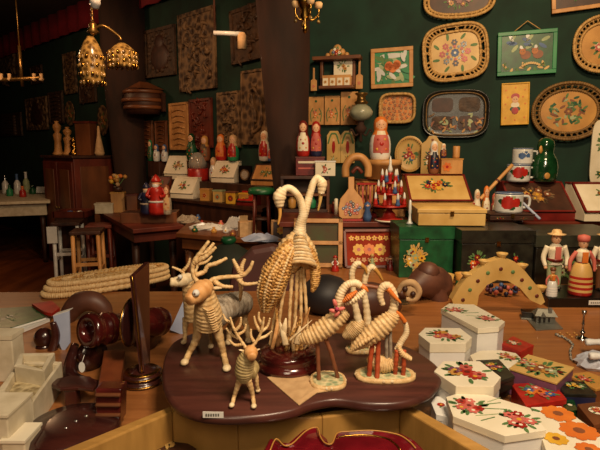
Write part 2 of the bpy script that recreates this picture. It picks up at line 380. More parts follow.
# deer B behind and to its side, muzzle towards the left
l = L(190, 342, ZT)
tB = T('straw_deer', 'large straw deer looking sideways with a white muzzle, behind the facing deer', 'straw figure', l.o)
finish_deer(tB, l,
  [([(196, 312, .0), (206, 308, .03), (220, 305, .07), (232, 303, .10)], [.026, .034, .030, .014], strawg, 12),
   ([(194, 318, 0), (192, 305, -.01), (189, 292, -.015), (188, 281, -.02)], [.028, .024, .018, .016], straw, 10),
   ([(191, 277, -.015), (184, 280, -.03), (176, 282, -.04), (170, 282, -.045)], [.012, .019, .014, .011], strawp, 5)],
  [[(186, 318, 0), (185, 327, 0), (185, 335, 0), (184, 343, 'g')], [(196, 320, 0), (196, 328, 0), (197, 336, 0), (197, 345, 'g')], [(212, 312, .06), (211, 322, .06), (210, 333, .05), (211, 347, 'g')]],
  [[[(186, 277, -.02), (181, 271, -.02), (172, 267, -.03)], [(182, 272, -.02), (188, 265, -.02), (190, 258, -.02)]],
   [[(190, 276, -.01), (196, 270, 0), (200, 258, .01), (206, 250, .02)], [(198, 264, 0), (206, 262, .01), (212, 256, .02)]]],
  [], [(180, 277, -.055)], .0056)
# small deer C
l = L(244, 403, ZT)
tC = T('straw_deer', 'small straw deer standing at the front edge of the brown board', 'straw figure', l.o)
finish_deer(tC, l,
  [([(245, 380, 0), (244, 372, -.006), (246, 361, -.010), (249, 352, -.014)], [.013, .020, .020, .013], strawo, 12),
   ([(249, 374, .01), (252, 367, .035), (254, 362, .05)], [.016, .017, .007], strawo, 8),
   ([(250, 350, -.008), (251, 353, -.025), (252, 358, -.042)], [.011, .015, .008], strawt, 4)],
  [[(240, 379, -.005), (237, 388, -.003), (234, 397, 0), (232, 406, 'g')], [(248, 380, -.005), (251, 388, -.003), (253, 397, 0), (254, 407, 'g')], [(253, 370, .04), (256, 377, .04), (257, 385, .04), (258, 391, 'g')]],
  [[[(246, 348, -.01), (240, 339, -.01), (234, 329, -.01), (230, 317, -.01)], [(239, 338, -.01), (232, 335, 0), (226, 328, 0)], [(235, 331, -.01), (240, 325, -.01), (241, 317, -.01)], [(243, 344, -.01), (235, 345, -.01), (229, 340, -.01)], [(232, 323, 0), (226, 320, 0), (223, 314, 0)], [(237, 335, 0), (244, 331, 0), (246, 324, 0)]],
   [[(252, 347, -.01), (258, 339, -.01), (262, 329, -.01), (264, 317, -.01)], [(260, 332, -.01), (267, 327, 0), (270, 318, 0)], [(258, 339, -.01), (266, 336, 0), (272, 331, 0)], [(260, 331, 0), (256, 324, 0), (254, 316, 0)], [(255, 343, 0), (251, 336, 0), (251, 329, 0)], [(263, 325, 0), (259, 319, 0), (259, 312, 0)]]],
  [((244, 351, -.01), (239, 350, -.02)), ((255, 351, -.01), (260, 349, -.015))], [], .0042)
# the pair of tall cranes on a lacquered round base
l = L(289, 366, ZT)
t = T('straw_crane_pair', 'tall pair of straw cranes with entwined necks on a round dark red base', 'straw figure', l.o)
mb = MB(); r = 31 * (l.o.y / F) * 1.06
mb.lathe([(r * .96, 0), (r * 1.02, .006), (r * 1.02, .014), (r * .93, .02), (r * .9, .024), (r * .93, .03), (r * .93, .038), (r * .86, .046), (r * .4, .048), (0, .048)], lacq, 40)
mb.build('base', t)
BT = .048
for (nk, hd, bk, bd, wg, wr, side) in (
   ([(299, 238, 0), (300, 226, -.004), (303, 214, -.008), (301, 202, -.01), (296, 193, -.015), (289, 188, -.018), (283, 190, -.02)], [(283.5, 188.5, -.02), (279.5, 197, -.02), (280, 207, -.02)], [(279.5, 206, -.02), (280, 215, -.022), (278, 225, -.024)],
    [(299, 234, 0), (293, 247, 0), (286, 262, .01), (278, 280, .02)], [(294, 240, -.012), (284, 256, -.022), (276, 273, -.022), (270, 292, -.016), (266, 311, -.01)], [.012, .026, .035, .031, .010], 1),
   ([(299, 238, .01), (301, 224, .01), (305, 211, .01), (309, 197, .01), (313, 184, .01), (317, 178, .01), (320, 180, .01)], [(318, 178, .01), (322, 184, .01), (321, 194, .01)], [(321, 193, .012), (320, 202, .014), (318, 211, .016)],
    [(300, 234, .01), (303, 247, .02), (306, 258, .03), (308, 266, .04)], [(305, 243, .0), (311, 255, .0), (315, 269, .01), (315, 282, .01), (312, 292, .01)], [.008, .013, .014, .012, .004], 0)):
    b = MB(); b.tube([l(*p) for p in nk], [.020, .0125, .0105, .009, .0085, .0085, .008], strawp, 12, rib=.025, nrib=34)
    b.tube([l(*p) for p in hd], [.009, .0165, .008] if side else [.008, .013, .007], strawp, 12, rib=.05, nrib=6)
    b.tube([l(*p) for p in bd], [.016, .034, .036, .018] if side else [.014, .028, .03, .015], straw, 14, rib=.06, nrib=9); b.build('body', t)
    b = MB(); b.tube([l(*p) for p in bk], [.0055, .004, .002], ochre if side else ochrel, 8); b.build('beak', t)
    b = MB(); b.tube([l(*p) for p in wg], wr, strawd, 16, rib=.06, nrib=24)
    if side:
        for k in range(6):
            Q_ = [V(l(*p)) for p in wg]; ph = math.radians(200 + k * 24); off = V((math.cos(ph), math.sin(ph), 0))
            b.tube([Q_[j] + off * wr[j] * .98 for j in range(5)], .0034, strawd if k % 2 else straw, 6, rib=.3, nrib=26)
    b.build('wing', t)
# ribbed breast shared by both
b = MB()
for k in range(10):
    w = 4.5 + k * 1.45; y = 235 + k * 3.0
    b.tube([l(299 - w, y + 5, .01), l(299 - w * .6, y + 1, -.025), l(300, y - 1, -.036), l(300 + w * .6, y + 1, -.025), l(300 + w, y + 5, .01)], .0056, straw if k % 2 else strawp, 8)
b.build('breast_braid', t)
for a, b_, c in (((287, 275, .0), (281, 308, 0), (277, 343)), ((292, 272, 0), (290, 308, 0), (288, 347)), ((300, 268, .02), (301, 305, .02), (300, 342)), ((297, 270, .01), (296, 300, .01), (293, 341)), ((303, 268, .02), (306, 305, .02), (308, 344)), ((284, 285, .02), (275, 315, .02), (270, 342))):
    m = MB(); m.tube([l(*a), l(*b_), l.g(c[0], c[1] + 3, BT)], [.0055, .0042, .0042], straw, 7, rib=.12, nrib=8); m.build('leg', t)
q = random.Random(5); b = MB()
for k in range(13):                      # straw reeds around the legs
    x = 272 + k * 2.7; f = l.g(x, 347 + q.uniform(-4, 6), BT); tp = l(x + q.uniform(-9, 12), 330 - q.uniform(0, 24), -.02 + q.uniform(-.02, .03))
    b.tube([f, (f + tp) / 2 + V((q.uniform(-.006, .006), 0, 0)), tp], [.005, .006, .0012], q.choice([strawd, straw, strawt]), 6, flat=.5)
for x, y, x2, y2 in ((283, 336, 286, 318), (290, 340, 312, 320), (286, 345, 280, 322), (297, 344, 300, 326)):
    b.tube([l(x, y, -.05), l((x + x2) / 2, (y + y2) / 2, -.055), l(x2, y2, -.05)], [.009, .007, .0015], strawp, 7, flat=.4)
b.build('reeds', t)
# ribbed bird D with pink bow
def base_oval(t, l, cx, cy, rx, ry, h=.012):
    c = l.g(cx, cy); sx = rx * l.o.y / F * 1.05; b = MB(); sy = abs(G(cx, cy - ry, l.z).y - G(cx, cy + ry, l.z).y) / 2
    P0 = sup(sx * 2, sy * 2, 2.6, 36)
    b.loft([[(c.x + x * k, c.y + y * k, z) for x, y in P0] for k, z in ((1, 0), (1.03, h * .4), (1, h * .9), (.9, h), (.86, h * .8))], straw)
    b.loft([[(c.x + x * k, c.y + y * k, z) for x, y in P0] for k, z in ((.87, h * .8), (.85, h * .95), (.5, h * 1.02))], mat('moss_straw', H('cdbf92'), .8, H('8f9a72'), 'voronoi', 70, bump=.6))
    for k in range(22):
        a = 6.283 * k / 22; b.ball((c.x + sx * .97 * math.cos(a), c.y + sy * .97 * math.sin(a), h * .6), (sx * .09, sy * .11, h * .4), strawp, 6, 4)
    b.build('base', t); return h
def bird(t, l, body, brad, neck, nrad, head, beak, legs, wings=(), legm=redleg, lt=.005, bm=orange, h=.012, ribs=16):
    b = MB(); b.tube([l(*p) for p in body], brad, straw, 14, rib=.075, nrib=ribs)
    b.tube([l(*p) for p in neck], nrad, strawp, 9, rib=.06, nrib=18)
    if head: b.tube([l(*p) for p in head], [nrad[-1], nrad[-1] * 1.5, nrad[-1] * .8], strawp, 9, rib=.08, nrib=5)
    b.build('body', t)
    if beak: b = MB(); b.tube([l(*p) for p in beak], [.006, .005, .002], bm, 8); b.build('beak', t)
    for w in wings: b = MB(); b.tube([l(*p) for p in w[0]], w[1], w[2], 10, rib=.14, nrib=10, flat=.6); b.build('wing', t)
    for q in legs:
        b = MB(); f = l.g(q[-1][0], q[-1][1], h * .7); b.tube([l(*p) for p in q[:-1]] + [f], lt, legm, 8, rib=.08, nrib=6); b.build('leg', t)
l = L(317, 384, ZT)
t = T('straw_bird', 'straw bird with a curled neck, pink bow and two brown legs', 'straw figure', l.o)
base_oval(t, l, 328, 383, 18, 8.5)
bird(t, l, [(299, 341, 0), (306, 338, 0), (317, 333, 0), (329, 325, 0), (341, 315, 0), (347, 311, 0)], [.006, .017, .022, .023, .019, .012],
     [(341, 313, 0), (339, 303, 0), (341, 293, 0), (347, 285, 0), (355, 283, 0), (361, 286, 0)], [.014, .011, .010, .009, .009, .007], None, [(359, 285, 0), (365, 288, -.004), (368, 292, -.006)],
     [[(317, 336, 0), (318, 355, 0), (319, 381)], [(323, 333, 0), (331, 353, 0), (338, 379)]],
     [([(345, 303, -.012), (352, 300, -.014), (360, 295, -.012), (365, 290, -.01)], [.008, .015, .013, .006], strawp), ([(343, 302, -.022), (349, 297, -.024), (357, 291, -.02)], [.005, .012, .004], orange)], brownleg, .0048)
b = MB()
for x, y, a in ((333, 311, .3), (341, 309, -.3), (335, 303, 1.2), (337, 314, -.9)): b.ball(l(x, y, -.026), (.010, .004, .005), pink, 8, 6, Matrix.Rotation(a, 3, 'Y'))
b.ball(l(337, 309, -.03), .005, mat('magenta', H('b33a5c'), .5), 8, 6); b.build('bow', t)
# stork group E on oval base with red legs
l = L(385, 380, ZT)
t = T('straw_stork_pair', 'two straw storks with orange beaks and red legs on an oval base', 'straw figure', l.o)
base_oval(t, l, 385, 377, 30, 7.5)
bird(t, l, [(351, 350, 0), (359, 344, 0), (370, 336, 0), (382, 326, 0), (392, 317, 0), (395, 312, 0)], [.004, .014, .022, .024, .018, .010],
     [(391, 317, 0), (394, 306, 0), (394, 295, 0), (389, 286, 0), (383, 287, 0), (380, 295, 0), (383, 305, 0)], [.012, .010, .009, .009, .009, .008, .006], None, [(388, 289, -.012), (394, 296, -.014), (401, 303, -.016)],
     [[(374, 333, 0), (371, 355, 0), (369, 377)], [(379, 331, 0), (378, 355, 0), (377, 379)]], [([(352, 351, -.01), (362, 343, -.02), (374, 336, -.022)], [.004, .012, .006], straw)], redleg, .0058)
bird(t, l, [(368, 357, .02), (375, 362, .02), (384, 364, .02), (393, 361, .02), (398, 352, .02)], [.006, .018, .022, .018, .008],
     [(397, 350, .01), (401, 342, .01), (406, 334, .01), (406, 326, .01), (403, 320, .01)], [.008, .007, .007, .0065, .006], None, [(405, 322, 0), (400, 315, -.004), (395, 310, -.006)],
     [[(397, 350, 0), (396, 362, 0), (395, 375)], [(404, 350, 0), (404, 362, 0), (403, 376)]], [([(398, 346, 0), (402, 353, 0), (411, 359, 0)], [.005, .013, .008], straw)], redleg, .0055)
for x in (386, 390):
    b = MB(); b.tube([l(x, 322, .01), l(x + .5, 350, .01), l.g(x + 1, 373, .008)], .0045, strawg, 7); b.build('leg', t)
# small pair of white-necked birds F behind
l = L(362, 352, ZT)
t = T('straw_heron_pair', 'pair of small pale straw herons with curved necks behind the pink-bow bird', 'straw figure', l.o)
base_oval(t, l, 361, 351, 15, 4)
bird(t, l, [(343, 337, 0), (350, 333, 0), (357, 327, 0), (362, 320, 0)], [.006, .020, .022, .008], [(359, 323, 0), (355, 305, 0), (353, 288, 0), (352, 273, 0), (356, 264, 0), (361, 264, 0)], [.012, .009, .008, .008, .008, .006],
     None, [(360, 264, 0), (365, 268, 0), (367, 274, 0)], [[(352, 330, 0), (352, 340, 0), (352, 349)], [(357, 328, 0), (357, 340, 0), (358, 351)]], (), straw, .004, ochre)
bird(t, l, [(351, 345, .01), (359, 340, .01), (366, 333, .01), (370, 325, .01)], [.006, .018, .02, .008], [(368, 325, .01), (366, 305, .01), (364, 290, .01), (366, 275, .01), (371, 267, .01), (376, 270, .01)], [.011, .009, .008, .008, .008, .006],
     None, [(375, 269, 0), (379, 274, 0), (383, 281, 0)], [[(362, 335, 0), (363, 342, 0), (364, 350)], [(367, 332, 0), (368, 342, 0), (370, 350)]], (), straw, .004, ochre)
b = MB(); b.tube([l(357, 285, .0), l(374, 287, 0), l(390, 291, 0)], .006, brownleg, 7); b.build('twig', t)
# beige cloth on the board
l = L(300, 390, ZT); t0 = None
q = [(267, 378), (301, 374), (312, 378), (330, 382), (338, 390), (317, 394), (299, 406)]
pp = [l.g(*p) for p in q]; c = sum(pp, V()) / len(pp); mb = MB(); loops = []
for k, z in ((1, .0005), (1.0, .0025), (.72, .004), (.4, .0025), (.1, .005)): loops.append([(c.x + (p.x - c.x) * k, c.y + (p.y - c.y) * k, z + (.0015 if i % 2 else 0)) for i, p in enumerate(pp)])
mb.loft(loops, clothb, smooth=False); tag(mb.build('cloth_napkin', loc=l.o), 'crumpled beige cloth lying under the pink-bow bird on the board', 'napkin')
# folded pale card behind the big deer
l = L(180, 334, ZC)
mb = MB(); a, b_, c, d = l(185, 297, 0), l(190, 318, 0), l(183, 335, .0), l(170, 330, 0)
mb.loft([[a, b_, c, d], [a + V((.004, .02, 0)), b_ + V((.004, .03, 0)), c + V((.0, .03, 0)), d + V((0, .03, 0))]], bluew, smooth=False)
tag(mb.build('folded_card', loc=l.o), 'folded pale blue paper card standing left of the big deer', 'card')
# ---------------------------------------------------------------- decorated boxes
PETR = [rose, pink, red]; 
def pxbox(name, label, cat, poly, zt, zb, mbody, mlid, decor=None, lidh=.016, group=None, lift=1.02, feet=False):
    pts = [G(x, y, zt) for x, y in poly]; c = sum(pts, V()) / len(pts); o = V((c.x, c.y, zb)); h = zt - zb
    t = T(name, label, cat, o, group=group)
    p2 = [((p.x - c.x), (p.y - c.y)) for p in pts]
    if sum(p2[i - 1][0] * p2[i][1] - p2[i][0] * p2[i - 1][1] for i in range(len(p2))) < 0: p2 = p2[::-1]
    b = MB(); b.prism([(x * .975, y * .975) for x, y in p2], 0, h - lidh, mbody); b.build('body', t, bevel=.002)
    b = MB(); b.prism(p2, h - lidh, h, mlid)
    if decor:
        for (k, x, y, rx, *a) in decor:
            g = G(x, y, zt) - V((c.x, c.y, zt)); s = rx * V((g.x + c.x, g.y + c.y, 0)).length / F
            if k == 'b': b.bouquet(g.x, g.y, h + .0008, s, s * a[1] if len(a) > 1 else s * 1.2, a[0], 6, int(x), .0005)
            elif k == 'f': b.flower(g.x, g.y, h + .0008, s, a[0], a[1], 9)
            elif k == 'l': b.leaf(g.x, g.y, h + .0008, s * 2, a[1], a[0])
            elif k == 's': b.box((g.x, g.y, h + .0006), (s * 2, .0025, .0012), a[0], rz=a[1])
            elif k == 'd': b.disc(g.x, g.y, h + .0008, s, a[0], s * (a[1] if len(a) > 1 else 1), 24)
    b.build('lid', t, bevel=.0015); return t, b
RB = [pink, rose, mat('pink_pale', H('e6a193'), .6)]
pxbox('octagonal_box', 'tall white hexagonal box with two pink rose bunches, furthest back of the white boxes', 'box', [(441, 309), (449, 303.5), (474, 304.5), (505, 321.5), (499, 327), (478, 328.5)][:6], .965, ZC, white, cream,
      [('b', 455, 310, 11, RB, .8), ('b', 488, 318.5, 11, RB, .8), ('s', 470, 313, 9, lgreen, .1), ('s', 473, 316, 7, pale_g, -.3)])
pxbox('octagonal_box', 'white hexagonal box with one rose bunch, standing in front of the tallest white box', 'box', [(418.5, 334), (425, 327.5), (460, 328), (472, 337), (466, 343), (430, 343)], .945, ZC, white, cream, [('b', 446, 335.5, 19, [rose, ochre, red, pink], .75)], lidh=.03)
tb, _ = pxbox('octagonal_box', 'white hexagonal box beside the brown board with a rose and blue flower bunch', 'box', [(434, 371), (443, 361), (480, 361), (501, 377), (494, 386), (456, 386)], .955, ZC, white, cream, [('b', 467, 372.5, 22, [red, rose, purple, ochre], .95)], lidh=.03)
pxbox('octagonal_box', 'large low white hexagonal box with two red rose bunches, in front at the frame bottom', 'box', [(446, 397), (456, 394), (486, 394.5), (530, 408), (546, 430), (505, 436), (453, 416)], .935, ZC, white, cream,
      [('b', 469, 406, 17, [rose, pink, red], 1.1), ('b', 519, 420, 18, [rose, red, pink], 1.1), ('s', 490, 404, 12, lgreen, .2), ('s', 495, 409, 12, lgreen, -.1), ('s', 487, 415, 12, pale_g, .15), ('s', 494, 400, 9, pale_g, .5), ('s', 488, 419, 9, lgreen, .4)])
t_, bb = pxbox('sunflower_box', 'white box with big orange sunflowers painted on its lid', 'box', [(531, 407), (561, 406), (606, 438), (604, 456), (548, 456)], .915, ZC, white, cream,
      [('f', 558, 414, 15, orange, brownleg), ('f', 579, 431, 17, orange, brownleg), ('f', 556, 439, 11, yellow, brownleg), ('f', 589, 450, 12, orange, brownleg), ('l', 567, 420, 6, lgreen, .5), ('l', 541, 412, 6, lgreen, 2.5)])
pxbox('octagonal_box', 'small white box with green and red flowers tucked below the white rose-and-blue box', 'box', [(431, 402), (436, 396), (449, 397), (454, 410), (449, 417), (436, 414)], .90, ZC, white, white, [('f', 441, 405, 4, red, yellow), ('l', 440, 408, 3, lgreen, 1)])
pxbox('trinket_box', 'small glossy red box behind the oval cream box on the counter', 'box', [(501, 343), (513, 336), (534, 345), (521, 352)], .895, ZC, red, red, [('b', 514, 343, 6, [cream, pink])], lidh=.012)
pxbox('oval_box', 'flat cream eight-sided box with a brown flower lid behind the cream and purple box', 'box', [(470, 355), (480, 350.5), (500, 350), (516, 353), (521, 358), (514, 366), (494, 370), (476, 366)], .90, ZC, ochrel, cream, [('b', 508, 357, 9, [rose, ochre])])
pxbox('trinket_box', 'flat square box with a cream flower-patterned lid and purple sides', 'box', [(509, 368), (528, 354), (574.5, 367), (557, 383)], .925, ZC, purple, ochrel, [('b', 541, 368, 19, [brownleg, ochre, pale_g], .9), ('b', 554, 372, 9, [pale_g, dred]), ('b', 528, 363, 9, [pale_g, rose])], lidh=.006)
pxbox('trinket_box', 'black box with purple and yellow flowers, upper one of two behind the white boxes', 'box', [(476, 360), (499, 359), (515, 376), (496, 383)], .925, .89, blackp, blackp, [('b', 494, 367, 9, [purple, yellow, rose])], lidh=.01)
pxbox('trinket_box', 'dark olive box underneath the black flowered box', 'box', [(480, 365), (501, 363), (516, 379), (499, 388)], .888, ZC, blackp, blackp, None, lidh=.01)
pxbox('trinket_box', 'square red box with an orange and blue flower bunch on its lid', 'box', [(511, 383.5), (553, 382), (567, 399), (526, 406)], .90, ZC, red, red, [('b', 540, 392, 18, [orange, rose, blue], .8)], lidh=.014)
pxbox('trinket_box', 'small black box with yellow-green lid pattern and navy sides', 'box', [(557, 381), (584, 381), (597, 395), (564, 394)], .90, ZC, navy, blackp, [('b', 575, 386, 11, [yellow, ochrel, pale_g], .6)], lidh=.008)
pxbox('trinket_box', 'reddish brown flat box under the plastic bag at the edge', 'box', [(566, 374), (588, 371.5), (618, 383), (596, 389)], .90, ZC, mwood, ochre, [('b', 585, 379, 7, [red, rose])], lidh=.008)
pxbox('trinket_box', 'brown wooden box with a red flower in a pale oval, beside the sunflower box', 'box', [(577, 404), (604, 401), (625, 416), (594, 425)], .905, ZC, mwood, mwood, [('d', 598, 411, 8, cream, .9), ('b', 598, 411, 6, [red, rose])], lidh=.012)
pxbox('trinket_box', 'tiny dark green box between the red box and the sunflower box', 'box', [(561, 400), (574, 399), (578, 410), (566, 412)], .885, ZC, green, dgreen, [('d', 570, 405, 2, cream)], lidh=.006)
# ---------------------------------------------------------------- pewter house, candlestick, beads, plastic bag
l = L(545, 325, ZC)
t = T('miniature_house', 'grey pewter miniature house on a thin square plate', 'ornament', l.o)
q = [l.g(526, 319), l.g(551, 317), l.g(563, 329.5), l.g(536, 331)]
b = MB(); b.prism([(p.x, p.y) for p in q][::-1], 0, .005, pewter); b.build('base_plate', t, bevel=.001)
c = sum(q, V()) / 4 + V((.006, .012, 0)); w = .032
b = MB(); b.box(c + V((0, 0, .019)), (.066, .04, .028), pewter, rz=-.2)
for k in range(4): b.box(c + V((-.026 + k * .017, -.019, .018)), (.007, .008, .018), black, rz=-.2)
b.build('walls', t, bevel=.001)
b = MB(Matrix.Translation(c + V((0, 0, .033))) @ Matrix.Rotation(-.2, 4, 'Z')); b.loft([[(-.04, -.028, 0), (.04, -.028, 0), (.04, .028, 0), (-.04, .028, 0)], [(-.026, -.006, .022), (.026, -.006, .022), (.026, .006, .022), (-.026, .006, .022)]], pewter, smooth=False)
b.box((.015, -.012, .02), (.012, .012, .018), pewter); b.loft([[(-.02, -.03, -.002), (.0, -.03, -.002), (-.01, -.03, .014), (-.01, -.03, .014)], [(-.02, -.005, -.002), (0, -.005, -.002), (-.01, -.005, .014), (-.01, -.005, .014)]], pewter, smooth=False); b.build('roof', t)
l = L(528, 318, ZC); b = MB(); b.box((0, 0, .012), (.05, .035, .024), blackp, rz=-.3); b.box((.004, -.004, .003), (.066, .05, .006), pewter, rz=-.3)
b.box((.0, .0, .026), (.054, .04, .005), black, rz=-.3); tag(b.build('small_casket', loc=l.o, bevel=.001), 'tiny black casket on a grey plate left of the pewter house', 'box')
l = L(582, 339, ZC)
t = T('candlestick', 'slender shiny silver candlestick on a round foot', 'candlestick', l.o); s = l.o.y / F
b = MB(); b.lathe([(.021, 0), (.022, .003), (.015, .007), (.006, .011), (.005, .02), (.009, .023), (.009, .026), (.004, .03)], silver, 24); b.build('base', t)
b = MB(); b.lathe([(.004, .028), (.0035, .05), (.006, .054), (.0035, .058), (.003, .085), (.007, .09), (.008, .102), (.006, .102)], silver, 16); b.build('stem', t)
b = MB(); q = random.Random(2)
pts = [G(x, y, ZC + .004) for x, y in ((556, 335), (562, 337), (569, 341), (573, 345), (570, 352), (571, 359), (578, 363), (584, 359))]; c0 = pts[0]
for i in range(len(pts) - 1):
    for k in range(4):
        p = pts[i].lerp(pts[i + 1], k / 4) - c0; b.ball(p + V((0, 0, q.uniform(0, .003))), .0045, strawg if k % 2 else pewter, 8, 5)
for i in range(9):
    p = G(560 + i * 2.4, 333 + (i % 3) * 2, ZC + .004) - c0; b.ball(p, .004, ochre, 8, 5)
tag(b.build('bead_necklace', loc=c0), 'string of grey and brown beads loose on the counter beside the silver candlestick', 'necklace')
l = L(592, 366, ZC); b = MB(); q = random.Random(9); loops = []
for k, (z, r) in enumerate(((0, .055), (.012, .06), (.026, .052), (.036, .036), (.04, .012))):
    loops.append([(r * math.cos(.35 * i) * 1.2 * q.uniform(.85, 1.1), r * math.sin(.35 * i) * q.uniform(.8, 1.1), z * q.uniform(.8, 1.15)) for i in range(18)])
b.loft(loops, bagw, smooth=False); tag(b.build('plastic_bag', loc=l.o + V((.02, .0, .0))), 'crumpled translucent plastic bag at the right edge under two white spindles', 'bag')
for (x, y, z, lb) in ((586, 342, .896, 'upper'), (590, 356, .898, 'lower')):
    a = G(x, y, z); b = MB(Matrix.Rotation(R(90), 4, 'Y')); b.lathe([(.006, -.002), (.010, 0), (.011, .01), (.009, .03), (.012, .07), (.013, .1), (.008, .108)], white, 14, o=(0, 0, 0))
    b.box((0, 0, .0), (.004, .004, .004), white)
    tag(b.build('turned_spindle', loc=a), 'smooth white turned spindle, %s of the two on the plastic bag' % lb, 'spindle')
# ================================================================ THINGS ON THE WALLS
def wt(side, name, label, cat, bb, fn, group=None, off=.02, roll=0):
    c, w, h, rot = wallthing(side, *bb, off=off)
    t = T(name, label, cat, c, rot, group)
    if roll: t.rotation_euler = (Matrix.Rotation(rot[2], 4, 'Z') @ Matrix.Rotation(rot[0], 4, 'X') @ Matrix.Rotation(roll, 4, 'Z')).to_euler()
    fn(t, w, h); return t
def ringstrip(mb, outer, inner, zo, zi, m, th=.004):
    n = len(outer); mb.loft([[(x, y, zo - th) for x, y in outer], [(x, y, zo) for x, y in outer], [(x, y, zi) for x, y in inner], [(x, y, zi - th) for x, y in inner]], m, cap=False)
def wicker_tray(plate, deco, wk=wick, n=3.2, rim=.17, slats=46, plate_rim=None, shape=None):
    def f(t, w, h):
        k = 1 - rim * 1.0; N = 72; rw = min(w, h) * rim / 2
        b = MB(); b.prism(sup(w - rw * 3.4, h - rw * 3.4, n, 40), 0, .008, plate)
        if plate_rim: b.tube([(x, y, .009) for x, y in sup(w - rw * 3.6, h - rw * 3.6, n, 40)] + [(w / 2 - rw * 1.8, 0, .009)], .005, plate_rim, 6, sub=80)
        deco(b, (w - rw * 4) / 2, (h - rw * 4) / 2, .010); b.build('plate', t)
        b = MB(); O = sup(w - .02, h - .02, n, N); I = sup(w - rw * 3.2, h - rw * 3.2, n, N)
        b.tube([(x, y, .035) for x, y in O] + [(O[0][0], O[0][1], .035)], .010, wk, 7, sub=300, rib=.18, nrib=90)
        b.tube([(x, y, .012) for x, y in I] + [(I[0][0], I[0][1], .012)], .009, wk, 7, sub=240, rib=.18, nrib=80)
        Ms = sup(w - rw * 1.4, h - rw * 1.4, n, N)
        b.tube([(x, y, .026) for x, y in Ms] + [(Ms[0][0], Ms[0][1], .026)], .005, wk, 6, sub=200)
        for i in range(0, N):
            j = (i + 1) % N if i % 2 else (i - 1) % N
            b.tube([(O[i][0], O[i][1], .034), (I[j][0], I[j][1], .013)], .0048, wk, 5)
        b.build('wicker_rim', t)
    return f
def deco_floral_red(b, rx, ry, z):
    for i in range(8):
        a = 6.283 * i / 8; b.flower(rx * .55 * math.cos(a), ry * .55 * math.sin(a), z + .001 * (i % 2), min(rx, ry) * .17, [red, black, navy, red][i % 4], ochre, 6, .0012)
        b.leaf(rx * .72 * math.cos(a + .4), ry * .72 * math.sin(a + .4), z, .05, a, lgreen)
    b.flower(0, 0, z, min(rx, ry) * .22, blue, cream, 8, .0012)
    for i in range(12):
        a = 6.283 * i / 12; b.disc(rx * .34 * math.cos(a), ry * .34 * math.sin(a), z + .002, .010, red if i % 2 else black, n=8)
def deco_green(b, rx, ry, z):
    q = random.Random(11)
    for i in range(60):
        a = q.random() * 6.28; r_ = q.random() ** .5 * .7; b.leaf(rx * r_ * math.cos(a), ry * r_ * math.sin(a), z + .0004 * (i % 5), min(rx, ry) * .3, q.random() * 6, q.choice([lgreen, brownleg, pale_g, green]))
    b.flower(0, 0, z + .003, min(rx, ry) * .2, brownleg, ochre, 6, .001)
def deco_fine(b, rx, ry, z):
    for k in (.85, .55, .25):
        N = int(26 * k) + 6
        for i in range(N):
            a = 6.283 * i / N; p = sup(rx * 2 * k, ry * 2 * k, 3, N)[i]; b.flower(p[0], p[1], z, .012, orange if i % 2 else brownleg, ochre, 5, .001)
def deco_mix(cols, seed=3, k=.6): return lambda b, rx, ry, z: b.bouquet(0, 0, z, rx * k, ry * k, cols, 7, seed, .0012)
wt('R', 'wicker_tray', 'dark-centred wicker tray highest on the green wall, cut by the top edge', 'tray', (423, -19, 495, 20), wicker_tray(dwood, deco_mix([dred, ochre, brownleg]), n=2.6))
wt('R', 'wicker_tray', 'squarish wicker tray with red, black and blue flowers on cream', 'tray', (422, 24, 488, 82), wicker_tray(ochrel, deco_floral_red, n=3.4), roll=.10)
wt('R', 'wicker_tray', 'oval wicker tray with pale flower centre at the top right edge', 'tray', (571, 15, 640, 74), wicker_tray(ochre, deco_mix([cream, rose, pale_g], 5), n=2.3))
wt('R', 'wicker_tray', 'big round wicker tray with green and brown leaves above the green bottle doll', 'tray', (530, 82, 606, 141), wicker_tray(ochre, deco_green, wickd, n=2.1))
wt('R', 'wicker_tray', 'small light wicker tray with fine orange pattern below the bright landscape picture', 'tray', (379, 93, 416, 124), wicker_tray(lwood, deco_fine, n=4, rim=.10))
def blacktray(t, w, h):
    b = MB(); O = sup(w, h, 3.6, 48)
    b.loft([[(x * k, y * k, z) for x, y in O] for k, z in ((.9, 0), (.97, .01), (1, .03), (.98, .034), (.93, .02), (.88, .008), (.8, .007), (.3, .007))], blackp); b.build('plate', t)
    b = MB(); 
    for sx, sy in ((-1, 1), (1, 1), (-1, -1), (1, -1)):
        b.prism([(sx * w * .2 + x, sy * h * .19 + y) for x, y in sup(w * .32, h * .3, 4, 20)], .008, .012, carve2 if sx * sy > 0 else dwood)
    q = random.Random(4)
    for i in range(50): b.leaf(q.uniform(-.38, .38) * w, q.uniform(-.36, .0) * h, .0128 + .0002 * i, .035, q.random() * 6, q.choice([ochre, brownleg, pale_g, carve]))
    b.tube([(x * .88, y * .88, .012) for x, y in O] + [(O[0][0] * .88, O[0][1] * .88, .012)], .004, wickd, 5, sub=90); b.build('painted_panel', t)
wt('R', 'lacquer_tray', 'black rounded lacquer tray with dim leaf pattern below the squarish wicker tray', 'tray', (422, 90, 489, 138), blacktray)
